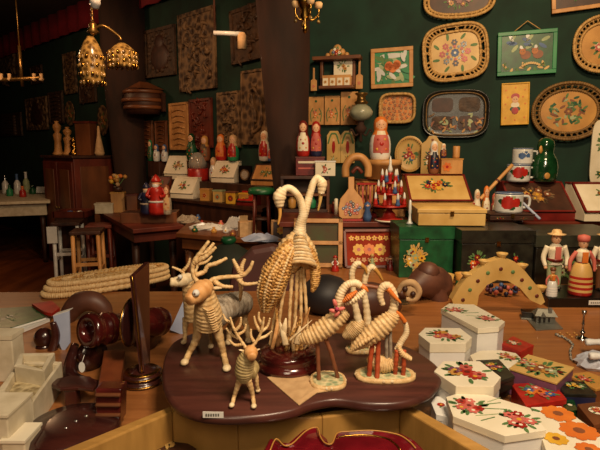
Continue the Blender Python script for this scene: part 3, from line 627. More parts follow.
def picture(frame, ground, deco, fw=.08, depth=.02, hang=False):
    def f(t, w, h):
        q = min(w, h) * fw; b = MB()
        for x, y, a, c in ((0, h / 2 - q / 2, w, q), (0, -h / 2 + q / 2, w, q), (w / 2 - q / 2, 0, q, h - 2 * q), (-w / 2 + q / 2, 0, q, h - 2 * q)): b.box((x, y, depth / 2), (a, c, depth), frame)
        b.build('frame', t, bevel=.003)
        b = MB(); b.box((0, 0, depth * .25), (w - 2 * q, h - 2 * q, depth * .5), ground); deco(b, w / 2 - q, h / 2 - q, depth * .5 + .0015); b.build('picture_panel', t)
        if hang:
            b = MB(); b.tube([(-w * .22, h / 2, .01), (0, h / 2 + h * .22, .004)], .003, wick, 5, sub=3); b.tube([(0, h / 2 + h * .22, .004), (w * .22, h / 2, .01)], .003, wick, 5, sub=3); b.build('hanging_string', t)
    return f
def deco_plaque(b, w, h, z):
    for k in (-1, 1):
        x0 = w * (.20 + .24 * k)
        b.disc(x0, -h * .12, z + .001 + .001 * k, h * .28, brownleg, h * .24, 14); b.disc(x0 - .02, h * .06, z + .0035 + .001 * k, h * .17, mat('tan_paint', H('c07a4a'), .6), n=12)
        for q_ in (-1, 1): b.disc(x0 - .02 + q_ * h * .13, h * .2, z + .003 + .001 * k, h * .06, brownleg, n=8); b.disc(x0 - .02 + q_ * h * .06, h * .08, z + .0055 + .001 * k, h * .02, black, n=6)
    for i in range(9): b.disc(-w * .15 + i * w * .08, -h * .58 + (i - 4) ** 2 * -h * .008, z + .006, w * .055, ochrel, h * .07, 8)
    for i in range(14): b.leaf(-w * .75 + i * w * .1, h * (.55 + .12 * math.sin(i)), z, .06, i, [blue, pale_g, enamel][i % 3])
    for i in range(16): b.leaf(-w * .9 + i * w * .12, -h * .8, z, .04, 1.3 + i, [lgreen, ochrel][i % 2])
wt('R', 'painted_plaque', 'green painted plaque with two orange creatures and a ribbon, hung on a string', 'plaque', (497, 31, 556, 75), picture(pgreen, green, deco_plaque, .09, .02, True), roll=.03)
def deco_land(b, w, h, z):
    q = random.Random(8)
    for i in range(46): b.leaf(q.uniform(-.8, .8) * w, q.uniform(-.8, .5) * h, z + .0002 * i, .07, q.random() * 6, q.choice([lgreen, pgreen, enamel, pale_g]))
    for i in range(5): b.disc(q.uniform(-.3, .4) * w, q.uniform(-.1, .2) * h, z + .011, .028, orange, n=9)
    b.disc(0, h * .75, z + .001, w * .7, enamel, h * .16, 14)
wt('R', 'landscape_picture', 'green landscape picture in a light wooden frame above the fine orange tray', 'picture', (371, 48, 413, 88), picture(lwood, pgreen, deco_land, .10), roll=.03)
def deco_doll(b, w, h, z):
    b.disc(0, h * .38, z + .001, w * .34, red, h * .16, 14); b.disc(0, h * .22, z + .002, w * .26, skin, h * .17, 14)
    for k in (-1, 1): b.disc(k * w * .1, h * .24, z + .003, w * .04, black, n=8); b.disc(k * w * .22, -h * .25, z + .002, w * .2, green, h * .1, 10)
    b.disc(0, -h * .05, z + .001, w * .34, cream, h * .16, 12); b.disc(0, -h * .34, z + .003, w * .28, red, h * .18, 12)
    for x, y in ((-.75, .7), (.75, .7), (-.75, -.7), (.75, -.7), (-.78, 0), (.78, 0), (0, .82), (0, -.82), (-.6, .35), (.6, .35)): b.disc(x * w, y * h, z, w * .07, orange, n=8)
wt('R', 'doll_picture', 'small bright yellow picture of a doll in a red hat', 'picture', (501, 83, 529, 125), picture(yellow, yellow, deco_doll, .05, .014), roll=.03)
wt('R', 'framed_picture', 'wooden framed picture at the very top right, only its lower edge in view', 'picture', (551, -40, 606, 11), picture(lwood, dwood, deco_mix([ochre]), .08), roll=.08)
def plate(t, w, h):
    b = MB(); b.lathe([(w * .30, 0), (w * .38, .006), (w * .5, .03), (w * .5, .034), (w * .40, .014), (w * .34, .010), (.0, .010)], ochrel, 36, sy=h / w)
    for i in range(40): a = 6.283 * i / 40; b.disc(w * .455 * math.cos(a), h * .455 * math.sin(a), .029, .007, ochre, n=6)
    b.bouquet(0, 0, .012, w * .24, h * .26, [red, blue, orange, rose], 7, 5, .0014); b.build('plate', t)
wt('R', 'painted_plate', 'round ochre plate with a red and blue flower bunch', 'plate', (395, 136, 425, 172), plate)
# wall shelf with crest, hanging boards and spatulas
def wshelf(t, w, h):
    b = MB()
    b.box((0, -h * .42, .05), (w * .72, .02, .10), mwood); b.box((-w * .34, -h * .1, .02), (.02, h * .55, .04), mwood); b.box((w * .34, -h * .1, .02), (.02, h * .55, .04), mwood)
    b.box((0, h * .22, .05), (w * 1.0, .025, .1), mwood); b.build('frame', t, bevel=.003)
    b = MB()
    for x, y, r_ in ((0, .42, .09), (-.1, .35, .07), (.1, .35, .07), (-.2, .29, .05), (.2, .29, .05)): b.ball((x * w, y * h, .05), (r_ * w, r_ * w * 1.1, .02), lwood, 14, 8)
    b.bouquet(0, h * .36, .075, w * .12, h * .1, [red, cream, blue], 5, 4, .001); b.build('crest', t)
    b = MB(); b.prism([(x * 1, y - h * .3) for x, y in rect(w * .60, h * .3)], .06, .075, lwood)
    for i in range(4): b.box((-w * .23 + i * w * .15, -h * .3, .078), (w * .11, h * .17, .004), cream); b.flower(-w * .23 + i * w * .15, -h * .3, .082, .012, ochre, brownleg, 5, .001)
    b.build('drawer_front', t, bevel=.002)
    b = MB(); b.prism([(w * .12 + x, h * .05 + y) for x, y in rect(w * .4, h * .42)], .02, .035, cream); b.bouquet(w * .12, h * .05, .038, w * .12, h * .12, [ochre, pale_g, white], 4, 6, .001); b.build('inner_panel', t)
sh = wt('R', 'wall_shelf', 'small carved wall shelf with a scalloped floral crest and hooks', 'wall shelf', (315, 47, 362, 92), wshelf, off=.03)
for i, (bb, hl) in enumerate((((311, 68, 317, 91), 'leftmost, at the near side of the shelf'), ((349, 60, 355, 89), 'left one of the pair beside the shelf'), ((356, 60, 363, 89), 'outer one of the pair beside the shelf'))):
    def spat(t, w, h):
        b = MB(); b.prism([(-w * .5, -h * .5), (w * .5, -h * .5), (w * .5, -h * .05), (w * .15, h * .02), (w * .14, h * .5), (-w * .14, h * .5), (-w * .15, h * .02), (-w * .5, -h * .05)], 0, .01, lwood)
        b.flower(0, -h * .3, .011, w * .25, rose, ochre, 5, .001); b.build('blade', t, bevel=.002)
    wt('R', 'wooden_spatula', 'light wooden spatula hanging by the wall shelf, ' + hl, 'spatula', bb, spat, 'wooden spatulas by the wall shelf', off=.045)
def tallboard(t, w, h):
    b = MB(); b.prism(rect(w, h), 0, .016, lwood); b.bouquet(0, -h * .12, .018, w * .28, h * .16, [orange, rose], 3, 3, .001)
    for k in (-1, 1):
        b.tube([(k * w * .3, -h * .38, .017), (k * w * .36, -h * .1, .017), (k * w * .2, h * .1, .017)], .004, lgreen, 5)
    b.disc(0, h * .34, .018, w * .08, green, n=8); b.build('board', t, bevel=.002)
for bb, lb in (((309, 97, 324, 125), 'painted light board with orange flowers, first from the dark post'), ((325, 96, 340, 125), 'painted light board with orange flowers, middle one of three under the shelf'), ((341, 92, 358, 125), 'painted light board with orange flowers, directly behind the oil lamp')):
    wt('R', 'painted_board', lb, 'board', bb, tallboard, 'painted boards under the wall shelf')
def twin(t, w, h):
    for k in (-1, 1):
        b = MB(); x0 = k * w * .25
        b.prism([(x0 + x, y) for x, y in [(-w * .245, -h * .5), (w * .245, -h * .5), (w * .245, h * .36), (w * .14, h * .5), (-w * .14, h * .5), (-w * .245, h * .36)]], 0, .016, ochrel)
        b.tube([(x0 - w * .2, h * .1, .017), (x0 - w * .1, h * .38, .018), (x0, h * .42, .018), (x0 + w * .1, h * .38, .018), (x0 + w * .2, h * .1, .017)], .007, lgreen, 6, flat=.3)
        b.disc(x0, 0, .018, w * .06, red, h * .2, 12); b.disc(x0, h * .22, .019, w * .05, skin, n=10); b.bouquet(x0, -h * .35, .018, w * .14, h * .08, [pale_g, ochre], 3, 3, .001); b.build('panel', t, bevel=.002)
wt('R', 'twin_board', 'pair of joined ochre boards with green garlands and red figures', 'board', (327, 131, 355, 163), twin)
def chopboard(t, w, h):
    b = MB(); b.prism([(-w * .5, -h * .5), (w * .5, -h * .5), (w * .5, h * .3), (w * .3, h * .38), (w * .16, h * .5), (-w * .16, h * .5), (-w * .3, h * .38), (-w * .5, h * .3)], 0, .02, ochrel)
    b.bouquet(-w * .05, -h * .08, .022, w * .28, h * .3, [cream, red, navy, dred], 8, 9, .001); b.disc(0, h * .4, .022, w * .06, brownleg, n=8); b.build('board', t, bevel=.003)
wt('R', 'chopping_board', 'ochre chopping board painted with dark berries and fruit', 'board', (421, 136, 443, 176), chopboard, off=.09)
def creamboard(t, w, h):
    b = MB(); b.prism(sup(w, h, 5, 32), 0, .02, cream); b.bouquet(0, h * .15, .022, w * .32, h * .2, [lgreen, green, pale_g], 5, 2, .001); b.bouquet(0, -h * .3, .022, w * .3, h * .1, [green, lgreen], 4, 5, .001); b.build('board', t, bevel=.002)
wt('R', 'painted_board', 'tall cream board with green leaf painting at the right edge', 'board', (590, 120, 620, 186), creamboard, off=.05)
# oil lamp on a bracket
c = P(361, 118, 3.72); t = T('oil_lamp', 'wall oil lamp with a grey frosted glass bowl on a dark bracket', 'lamp', c); s = 3.72 / F
b = MB(); b.lathe([(3 * s, -3 * s), (8 * s, -1 * s), (11 * s, 3 * s), (11.5 * s, 6 * s), (9 * s, 10 * s), (5 * s, 13 * s)], glassg, 28); b.build('shade', t)
b = MB(); b.lathe([(5.5 * s, 13 * s), (7 * s, 15 * s), (4.5 * s, 17 * s), (4 * s, 21 * s), (6.5 * s, 23 * s), (6 * s, 24 * s)], brass, 24); b.build('lamp_chimney', t)
b = MB(); b.lathe([(0, -24 * s), (2 * s, -22 * s), (1 * s, -16 * s), (4 * s, -14 * s), (6 * s, -10 * s), (3 * s, -6 * s), (3 * s, -3 * s)], postw, 16); b.tube([(0, 0, -12 * s), (.0, .12, -14 * s), (.0, .3, -8 * s)], .012, postw, 8); b.build('bracket', t)
for k in (-1, 1):
    b = MB(); b.tube([(0, 0, -12 * s), (k * 5 * s, 0, -17 * s), (k * 9 * s, 0, -11 * s), (k * 11 * s, 0, -14 * s)], .007, postw, 7); b.build('scroll_arm', t)
# --- left wall carvings
def carved(m, style=0):
    def f(t, w, h):
        b = MB(); q = min(w, h) * .07; rr = random.Random(int(w * 9999))
        b.prism(rect(w, h), 0, .02, m)
        for x, y, a, c in ((0, h / 2 - q / 2, w, q), (0, -h / 2 + q / 2, w, q), (w / 2 - q / 2, 0, q, h), (-w / 2 + q / 2, 0, q, h)): b.box((x, y, .024), (a, c, .016), m)
        b.build('panel', t, bevel=.003)
        b = MB()
        if style == 0:
            for i in range(int(26 * h / w)):
                x, y = rr.uniform(-.32, .32) * w, rr.uniform(-.42, .42) * h; a = rr.random() * 6
                b.tube([(x, y, .02), (x + w * .1 * math.cos(a), y + w * .1 * math.sin(a), .03), (x + w * .16 * math.cos(a + .8), y + w * .16 * math.sin(a + .8), .022)], [w * .02, w * .035, w * .012], m, 6)
        elif style == 1:
            b.tube([(-.15 * w, -.35 * h, .022), (.25 * w, -.25 * h, .03), (.28 * w, .05 * h, .03), (0, .25 * h, .03), (-.2 * w, .1 * h, .03), (.05 * w, -.05 * h, .03), (.05 * w, -.2 * h, .026)], w * .045, m, 8)
            b.ball((0, .3 * h, .02), (.12 * w, .1 * w, .02), m, 10, 6); b.tube([(-.1 * w, -.4 * h, .022), (.0, -.1 * h, .03), (-.1 * w, .2 * h, .025)], w * .05, m, 8)
        elif style == 2:
            b.ball((0, -h * .1, .02), (w * .3, h * .3, .02), dwood, 16, 8); b.ball((0, h * .2, .02), (w * .16, w * .14, .02), dwood, 12, 8)
            for i in range(14): a = 6.28 * i / 14; b.ball((w * .36 * math.cos(a), h * .38 * math.sin(a), .02), (w * .07, w * .05, .012), m, 8, 5)
        else:
            for i in range(7): b.tube([(-.3 * w + rr.uniform(-.05, .05) * w, -h * .4 + i * h * .12, .02), (0, -h * .36 + i * h * .12, .028), (.3 * w, -h * .4 + i * h * .12, .02)], w * .03, m, 6)
        b.build('relief', t)
    return f
for bb, m, st_, nm, lb, ro in (
  ((146, 28, 176, 77), carve2, 2, 'wood_carving', 'dark carved picture panel with a rounded figure, above the barrel keg', -.02),
  ((180, 11, 216, 91), carve, 0, 'wood_carving', 'tall densely carved wooden panel, the largest on the left wall', 0),
  ((232, 6, 266, 62), carve2, 0, 'wood_carving', 'dark carved panel partly behind the tree-like post', .05),
  ((243, 70, 269, 145), carve, 1, 'wood_carving', 'tall carved panel with one curling figure beside the post', 0),
  ((219, 92, 241, 148), carve, 0, 'wood_carving', 'narrow carved panel between the curling-figure panel and the reddish panel', 0),
  ((171, 103, 190, 150), lwood, 3, 'smooth_carving', 'smooth light orange wooden board on the left wall', 0),
  ((191, 99, 213, 148), redwood, 0, 'wood_carving', 'reddish carved panel next to the smooth light board', 0),
  ((65, 53, 77, 94), carve, 3, 'smooth_carving', 'narrow pale board on the far wall beside the chandelier', 0),
  ((27, 98, 48, 130), carve, 2, 'carved_relief', 'small square carved picture low on the far wall', 0),
  ((50, 92, 64, 124), carve2, 3, 'smooth_carving', 'dark narrow board beside the small square carved picture', 0),
  ((-3, 54, 20, 82), carve, 0, 'wood_carving', 'wide faint carved panel at the left edge behind the candle arms', 0),
  ((-3, 114, 22, 136), carve2, 3, 'smooth_carving', 'low dark shelf board at the left edge of the far wall', 0),
  ((81, 85, 97, 103), carve2, 0, 'wood_carving', 'small dark carved panel below the chandelier', 0),
  ((32, 66, 43, 84), carve2, 2, 'carved_relief', 'tiny dark carved picture right of the candle arms', 0)):
    wt('L', nm, lb, 'carving', bb, carved(m, st_), 'carvings on the left wall', roll=ro)
def ovalp(t, w, h):
    b = MB(); b.lathe([(w * .38, 0), (w * .5, .02), (w * .48, .026), (w * .34, .012), (0, .012)], carve, 28, sy=h / w); b.bouquet(0, 0, .014, w * .25, h * .28, [brownleg, ochre], 4, 3, .001); b.build('plate', t)
wt('L', 'oval_plate', 'brown oval wall plate beside the dark far post', 'plate', (99, 105, 110, 136), ovalp, 'oval wall plates')
wt('L', 'oval_plate', 'brown oval wall plate above the wooden cabinet, farther from the post', 'plate', (66, 101, 76, 126), ovalp, 'oval wall plates')
def keg(t, w, h):
    b = MB(Matrix.Rotation(R(-90), 4, 'X')); pr = [(w * .36, -h * .36), (w * .43, -h * .2), (w * .46, 0), (w * .42, h * .2), (w * .35, h * .33), (w * .1, h * .36)]
    b.lathe(pr, dwood, 20, o=(0, -w * .3, 0)); 
    for z, r_ in ((-h * .24, .44), (-.02, .475), (h * .18, .44)): b.lathe([(w * r_, z), (w * (r_ + .02), z + .01), (w * (r_ + .02), z + .03), (w * r_, z + .04)], mwood, 20, o=(0, -w * .3, 0))
    b.build('keg_body', t)
    b = MB(); b.loft([[(-w * .4, h * .3, 0), (w * .4, h * .3, 0), (w * .4, h * .3, w * .6), (-w * .4, h * .3, w * .6)], [(0, h * .52, .1), (.02, h * .52, .1), (.02, h * .52, w * .4), (0, h * .52, w * .4)]], mwood, smooth=False); b.build('roof', t)
    for k in (-1, 1):
        b = MB(); b.box((k * w * .5, -.02, .05), (.03, h * .5, .04), dwood); b.build('bracket', t)
wt('L', 'wall_keg', 'small dark wooden keg with a pointed roof hung on the wall', 'keg', (144, 84, 167, 120), keg)
for bb, lb in (((143, 121, 154, 156), 'brown wooden plank under the wall keg, side nearer the far post'), ((157, 121, 168, 154), 'brown wooden plank under the wall keg, side nearer the smooth light board')):
    wt('L', 'wooden_plank', lb, 'plank', bb, carved(mwood, 3), 'planks under the wall keg')
# ---------------------------------------------------------------- hanging lamps
def crystal_shade(t, c, rx, h, n=3):
    b = MB(); b.lathe([(rx * .25, h * .5), (rx * .6, h * .35), (rx * .95, h * .1), (rx, -h * .2), (rx * .85, -h * .42), (rx * .8, -h * .5)], crystal, 22, o=c)
    b.build('shade', t); b = MB()
    for k in range(16):
        a = 6.283 * k / 16
        for j in range(4): b.ball(V(c) + V((rx * .95 * math.cos(a), rx * .95 * math.sin(a), h * (.05 - .18 * j))), (.012, .012, .018), crystal if (j + k) % 3 else gold, 6, 4)
    b.build('bead_fringe', t)
c = P(93, 30, 3.9); t = T('chandelier', 'aged brass chandelier with two amber beaded shades hanging at the left', 'chandelier', c); s = 3.9 / F
b = MB(); b.tube([(0, 0, 0), (0, 0, CH - c.z)], .008, brass, 6, rib=.4, nrib=24); b.build('chain', t)
b = MB(); b.lathe([(0, -6 * s), (2 * s, -4 * s), (6 * s, -2 * s), (3 * s, 2 * s), (4 * s, 5 * s), (1 * s, 8 * s)], brass, 18); b.tube([(0, 0, 0), (10 * s, 0, 4 * s), (22 * s, .05, -4 * s), (24 * s, .05, -8 * s)], .010, brass, 7); b.build('frame', t)
crystal_shade(t, (-3 * s, 0, -28 * s), 12 * s, 44 * s); crystal_shade(t, (25 * s, .05, -22 * s), 14 * s, 22 * s)
c = P(95, 2, 3.2); b = MB(); b.lathe([(.001, -.04), (.02, -.035), (.032, -.01), (.03, .015), (.016, .04), (.015, .07)], enamel, 16); t = T('light_bulb', 'pale round lamp bulb at the very top above the chandelier', 'lamp', c)
b.build('bulb', t); b = MB(); b.tube([(0, 0, .06), (0, 0, CH - c.z)], .006, dwood, 6); b.build('cord', t)
c = P(305, 10, 2.6); t = T('hanging_lamp', 'brass hanging lamp with candle cups and drops at the top of the post', 'lamp', c); s = 2.6 / F
b = MB(); b.tube([(0, 0, 0), (0, 0, CH - c.z)], .006, brass, 6); b.lathe([(0, -22 * s), (2 * s, -20 * s), (3 * s, -16 * s), (1.2 * s, -12 * s), (5 * s, -6 * s), (4 * s, 0), (8 * s, 5 * s), (9 * s, 10 * s), (7 * s, 12 * s)], gold, 20); b.build('body', t)
for k, (x, y) in enumerate(((-9, .0), (13, .02), (5, -.06), (-2, .07))):
    b = MB(); b.tube([(0, 0, -4 * s), (x * .5 * s, y * .5, -9 * s), (x * s, y, -3 * s), (x * s, y, 3 * s)], .005, gold, 6); b.lathe([(0, 1 * s), (3.4 * s, 3 * s), (4 * s, 7 * s), (3 * s, 8 * s)], clothb, 12, o=(x * s, y, 0))
    b.tube([(x * s, y, -2 * s), (x * s, y, -9 * s)], .0025, gold, 5); b.ball((x * s, y, -10 * s), 1.8 * s, crystal, 8, 6); b.build('arm', t)
c = P(22, 80, 6.0); t = T('candle_arm_lamp', 'dim brass candle lamp with crossing arms at the left edge', 'lamp', c); s = 6.0 / F
b = MB(); b.tube([(0, 0, -6 * s), (0, 0, 32 * s)], .018, brass, 8); b.tube([(0, 0, 32 * s), (0, 0, CH - c.z)], .008, brass, 6); b.tube([(-22 * s, 0, 0), (0, 0, 1 * s), (19 * s, 0, 2 * s)], .022, brass, 8); b.build('frame', t)
for x in (-20, -12, 12, 19):
    b = MB(); b.lathe([(1.5 * s, -2 * s), (2.6 * s, 0), (1.6 * s, 1 * s), (1.6 * s, 5 * s)], clothb, 12, o=(x * s, 0, 1 * s)); b.build('candle_cup', t)
c = P(242, 34, 4.1); t = T('spot_lamp', 'pale spot lamp on a thin horizontal arm in front of a dark carving', 'lamp', c); s = 4.1 / F
b = MB(); b.tube([(-27 * s, 0, 1 * s), (0, 0, 0)], .018, enamel, 8); b.tube([(-26 * s, 0, 2 * s), (-26 * s, 0, CH - c.z)], .008, dwood, 6); b.build('arm', t)
b = MB(); b.lathe([(4.5 * s, -14 * s), (4.5 * s, -2 * s), (3 * s, 1 * s), (.5 * s, 2 * s)], clothb, 16, o=(0, 0, 0)); b.build('shade', t)
# ================================================================ RIGHT DISPLAY
def P3(x, y, Y): return P(x, y, Y)
def matry(name, label, loc, h, m1, m2, m3, r=None, group=None, rz=0, face=True, cat='doll', apron=None, n=26):
    r = r or h * .22
    base = [(.80, 0), (.92, .06), (1.0, .2), (1.0, .36), (.90, .5), (.70, .6), (.60, .66), (.64, .74), (.66, .82), (.58, .91), (.36, .97), (0, 1)]
    prof = []
    for i in range(len(base) - 1):
        for k in range(3): u = k / 3; prof.append((r * (base[i][0] * (1 - u) + base[i + 1][0] * u), h * (base[i][1] * (1 - u) + base[i + 1][1] * u)))
    prof.append((0, h))
    def mf(z, a, rr):
        q = z / h; da = abs((a - 270 + 180) % 360 - 180)
        if q > .64: 
            if face and da < 46 and ((da / 46) ** 2 + ((q - .78) / .105) ** 2) < 1: return skin
            return m2
        if .56 < q <= .64: return m2 if da > 30 else m3
        if da < 52 and q > .12: return apron or m3
        return m1
    b = MB(); b.lathe(prof, m1, n, mf=mf)
    if face:
        for k in (-1, 1): b.ball((k * r * .18, -r * .60, h * .80), h * .013, black, 6, 4)
        b.ball((0, -r * .62, h * .735), (h * .022, h * .008, h * .008), red, 6, 4)
        for k in (-1, 1): b.ball((k * r * .3, -r * .55, h * .76), (h * .018, h * .006, h * .014), rose, 6, 4)
    o = T(name, label, cat, loc, (0, 0, rz), group); b.build('body', o)
    b = MB()
    if not face:
        b.ball((-.2 * r, -r * .97, h * .14), (r * .24, r * .06, r * .26), ochre, 10, 6); b.build('gold_spot', o)
        b = MB(); b.ball((-.55 * r, -r * .36, h * .72), (r * .16, r * .1, h * .09), ochre, 8, 6); b.build('gold_patch', o); return o
    for i, (x, z, k) in enumerate(((0, .36, 1), (-.4, .24, .7), (.4, .24, .7), (0, .16, .6), (-.3, .46, .6), (.3, .46, .6))):
        y = -r * math.sqrt(max(1 - (x) ** 2, .1)) * 1.0
        b.ball((x * r, y * (.9 if z > .4 else .98), z * h), (r * .2 * k, r * .06, r * .2 * k), [red, yellow, orange, rose][i % 4], 8, 5)
    b.build('painted_flowers', o); return o
def slant(name, label, loc, w, d, h, mb_, ml, me, deco=None, rz=0, group=None):
    t = T(name, label, 'box', loc, (0, 0, rz), group); b = MB(); f = .22
    Mx = Matrix(((0, 0, 1, 0), (1, 0, 0, 0), (0, 1, 0, 0), (0, 0, 0, 1)))
    b = MB(Mx); b.prism([(-d / 2, 0), (d / 2, 0), (d / 2, h), (d * .22, h), (-d / 2, h * f)], -w / 2, w / 2, mb_); b.build('body', t, bevel=.003)
    L_ = math.hypot(d * .72, h * (1 - f)); a = math.atan2(h * (1 - f), d * .72)
    Mq = Matrix.Translation((0, -d / 2 + d * .36, h * f + h * (1 - f) / 2)) @ Matrix.Rotation(a, 4, 'X')
    b = MB(Mq); b.prism(rect(w * .99, L_), .002, .010, ml)
    q = .012
    for x, y, A, B in ((0, L_ / 2 - q / 2, w, q), (0, -L_ / 2 + q / 2, w, q), (w / 2 - q / 2, 0, q, L_), (-w / 2 + q / 2, 0, q, L_)): b.box((x, y, .008), (A, B, .012), me)
    if deco: deco(b, w / 2, L_ / 2, .0125)
    b.build('lid', t)
    b = MB(); b.box((0, (d / 2 + d * .22) / 2, h + .004), (w * 1.02, d * .3, .010), me); b.build('top_board', t, bevel=.002); return t
def chest(name, label, loc, w, d, h, m, ml, deco=None, rz=0, hip=.0, lidh=.25, me=None):
    t = T(name, label, 'chest', loc, (0, 0, rz)); b = MB(); b.box((0, 0, h * (1 - lidh) / 2), (w, d, h * (1 - lidh)), m)
    if deco: b.M = Matrix.Translation((0, -d / 2, h * (1 - lidh) / 2)) @ Matrix.Rotation(R(90), 4, 'X'); deco(b, w / 2, h * (1 - lidh) / 2, .0015)
    b.build('body', t, bevel=.003)
    b = MB(); z0 = h * (1 - lidh); k = 1.03
    def rr(w_, d_, z): return [(-w_ / 2, -d_ / 2, z), (w_ / 2, -d_ / 2, z), (w_ / 2, d_ / 2, z), (-w_ / 2, d_ / 2, z)]
    b.loft([rr(w * k, d * k, z0 + .002), rr(w * k, d * k, h - (hip and h * .12)), rr(w * (k - hip), d * (k - hip * 1.4), h)], ml, smooth=False)
    b.build('lid', t, bevel=.003)
    b = MB(); b.box((0, -d / 2 - .004, z0), (.018, .008, .024), me or gold); b.build('clasp', t); return t
def cylthing(name, label, cat, loc, prof, m, deco=None, part='body', mf=None):
    t = T(name, label, cat, loc); b = MB(); b.lathe(prof, m, 26, mf=mf); 
    if deco: deco(b)
    b.build(part, t); return t
YB = 3.05
def at(px, py, z): return G(px, py, z)
# cabinet and stack by the post
c = P(305, 214, 3.42); s = 3.42 / F
t = T('small_cabinet', 'dark brown open cabinet on the red step beside the tree-like post', 'cabinet', (c.x, 3.5, ZR))
hc = P(305, 178, 3.35).z - ZR; w = 46 * s
b = MB(); b.box((0, .08, hc / 2), (w, .02, hc), dwood); b.box((-w / 2, 0, hc / 2), (.02, .18, hc), dwood); b.box((w / 2, 0, hc / 2), (.02, .18, hc), mwood); b.box((0, 0, hc), (w + .02, .2, .02), dwood); b.box((0, 0, .01), (w, .18, .02), dwood); b.build('carcass', t, bevel=.002)
b = MB(); b.box((0, 0, hc * .5), (w - .02, .16, .014), mwood); b.build('shelf', t)
zt_ = ZR + hc + .011; cx = c.x
t = T('storage_box', 'dark red box on the cabinet carrying the two tall nesting dolls', 'box', (P(310, 165, 3.52).x, 3.52, zt_)); hb = .115
b = MB(); b.box((0, 0, hb / 2), (.19, .12, hb), dred); b.box((0, -.062, hb * .75), (.16, .004, .015), cream); b.box((0, -.062, hb * .4), (.16, .004, .012), rose); b.build('body', t, bevel=.003)
b = MB(); b.box((0, 0, hb + .004), (.196, .126, .008), redwood); b.build('lid', t)
zz = zt_ + hb + .009
hh = P(303, 120, 3.5).z - zz
matry('nesting_doll', 'tall red nesting doll with white apron beside the post, nearer the post', (P(303, 130, 3.5).x, 3.5, zz), hh, red, dred, cream, .046, 'nesting dolls on the stacked boxes')
matry('nesting_doll', 'tall nesting doll in navy scarf and red dress, farther from the post', (P(316, 130, 3.5).x, 3.51, zz), hh * .98, navy, red, rose, .046, 'nesting dolls on the stacked boxes')
t = T('storage_box', 'small cream box with a red flower on the cabinet corner', 'box', (P(325, 168, 3.42).x, 3.40, zt_)); b = MB(); b.box((0, 0, .045), (.13, .05, .09), cream, 0); b.M = Matrix.Translation((0, -.026, .045)) @ Matrix.Rotation(R(90), 4, 'X'); b.bouquet(0, 0, .001, .03, .03, [rose, red], 3, 3, .0008); b.build('body', t, bevel=.003)
b = MB(); b.box((0, 0, .094), (.136, .056, .008), white); b.build('lid', t)
# things inside the cabinet
for i, (x, m, hh_, lb) in enumerate(((292, ochre, .09, 'ochre'), (302, redwood, .07, 'brown'), (312, pgreen, .085, 'green'))):
    cylthing('small_jar', 'small %s painted jar standing in the open cabinet' % lb, 'jar', (P(x, 205, 3.46).x, 3.46, ZR + .021), [(.018, 0), (.026, .01), (.028, hh_ * .6), (.016, hh_ * .8), (.018, hh_), (0, hh_)], m)
t = T('candle', 'short white candle next to the small cabinet on the red step', 'candle', (P(336, 214, 3.3).x, 3.3, ZR)); b = MB(); b.lathe([(.012, 0), (.012, .10), (.004, .104)], cream, 14); b.build('body', t)
t = T('wooden_doll', 'tiny dark red wooden doll left of the balalaika-shaped board', 'doll', at(334, 213, ZR)); b = MB(); b.lathe([(.016, 0), (.02, .02), (.012, .05), (.014, .06), (.012, .075), (0, .08)], dred, 14); b.ball((0, -.004, .066), .011, skin, 8, 6); b.build('body', t)
# balalaika-shaped painted board on red stand
l0 = P(351, 220, 3.02); t = T('paddle_board', 'orange-brown paddle-shaped board with pink and blue flowers on a red stand', 'board', (l0.x, 3.02, ZR), (R(82), 0, 0)); s = 3.02 / F
b = MB(); q = [(-12, 2), (-9, 0), (9, 0), (12, 2), (13, 10), (11, 20), (6, 26), (3, 30), (3, 42), (-3, 42), (-3, 30), (-6, 26), (-11, 20), (-13, 10)]
b.prism([(x * s, (y + 2) * s) for x, y in q], 0, .018, lwood); 
for i in range(22):
    a = i * 2.4; r_ = (i / 22) ** .5 * 9 * s; b.flower(r_ * math.cos(a), 12 * s + r_ * math.sin(a) * .8, .0195, .010, [rose, blue, red, navy][i % 4], cream, 5, .001)
b.build('board', t, bevel=.003)
b = MB(); b.box((0, .004, .0), (.20, .012, .06), red); b.build('stand', t)
# wooden slanted box, round box, tall doll, arched wooden holder
bl_ = slant('slant_box', 'plain light orange wooden slanted box behind the paddle-shaped board', (P(378, 215, 3.3).x, 3.32, ZR), 48 * 3.3 / F, .26, P(378, 182, 3.25).z - ZR, lwood, lwood, mwood)
zt2 = P(378, 182, 3.25).z + .012
t = T('round_box', 'round bentwood box under the tallest nesting doll', 'box', (P(384, 178, 3.36).x, 3.40, zt2)); s = 3.4 / F; hb = 19 * s
b = MB(); b.lathe([(17 * s, 0), (17.5 * s, hb * .7), (18 * s, hb * .7), (18 * s, hb), (0, hb)], lwood, 32); b.build('body', t)
matry('nesting_doll', 'tallest nesting doll, white and orange, standing on the round bentwood box', (P(380, 150, 3.38).x, 3.38, zt2 + hb), P(380, 116, 3.38).z - zt2 - hb, white, orange, cream, 10.5 * 3.38 / F, None, apron=rose)
b = MB(); s = 3.25 / F; b.tube([(-11 * s, 0, 0), (-11 * s, 0, 10 * s), (-6 * s, 0, 18 * s), (0, 0, 20 * s), (6 * s, 0, 18 * s), (11 * s, 0, 10 * s), (11 * s, 0, 0)], .024, lwood, 10); b.tube([(-5 * s, -.01, 4 * s), (0, -.012, 9 * s), (5 * s, -.01, 4 * s)], .012, redwood, 8)
tag(b.build('wooden_arch', loc=(P(357, 183, 3.22).x, 3.24, zt2 + .02)), 'light wooden arch lying on the plain slanted box', 'arch')
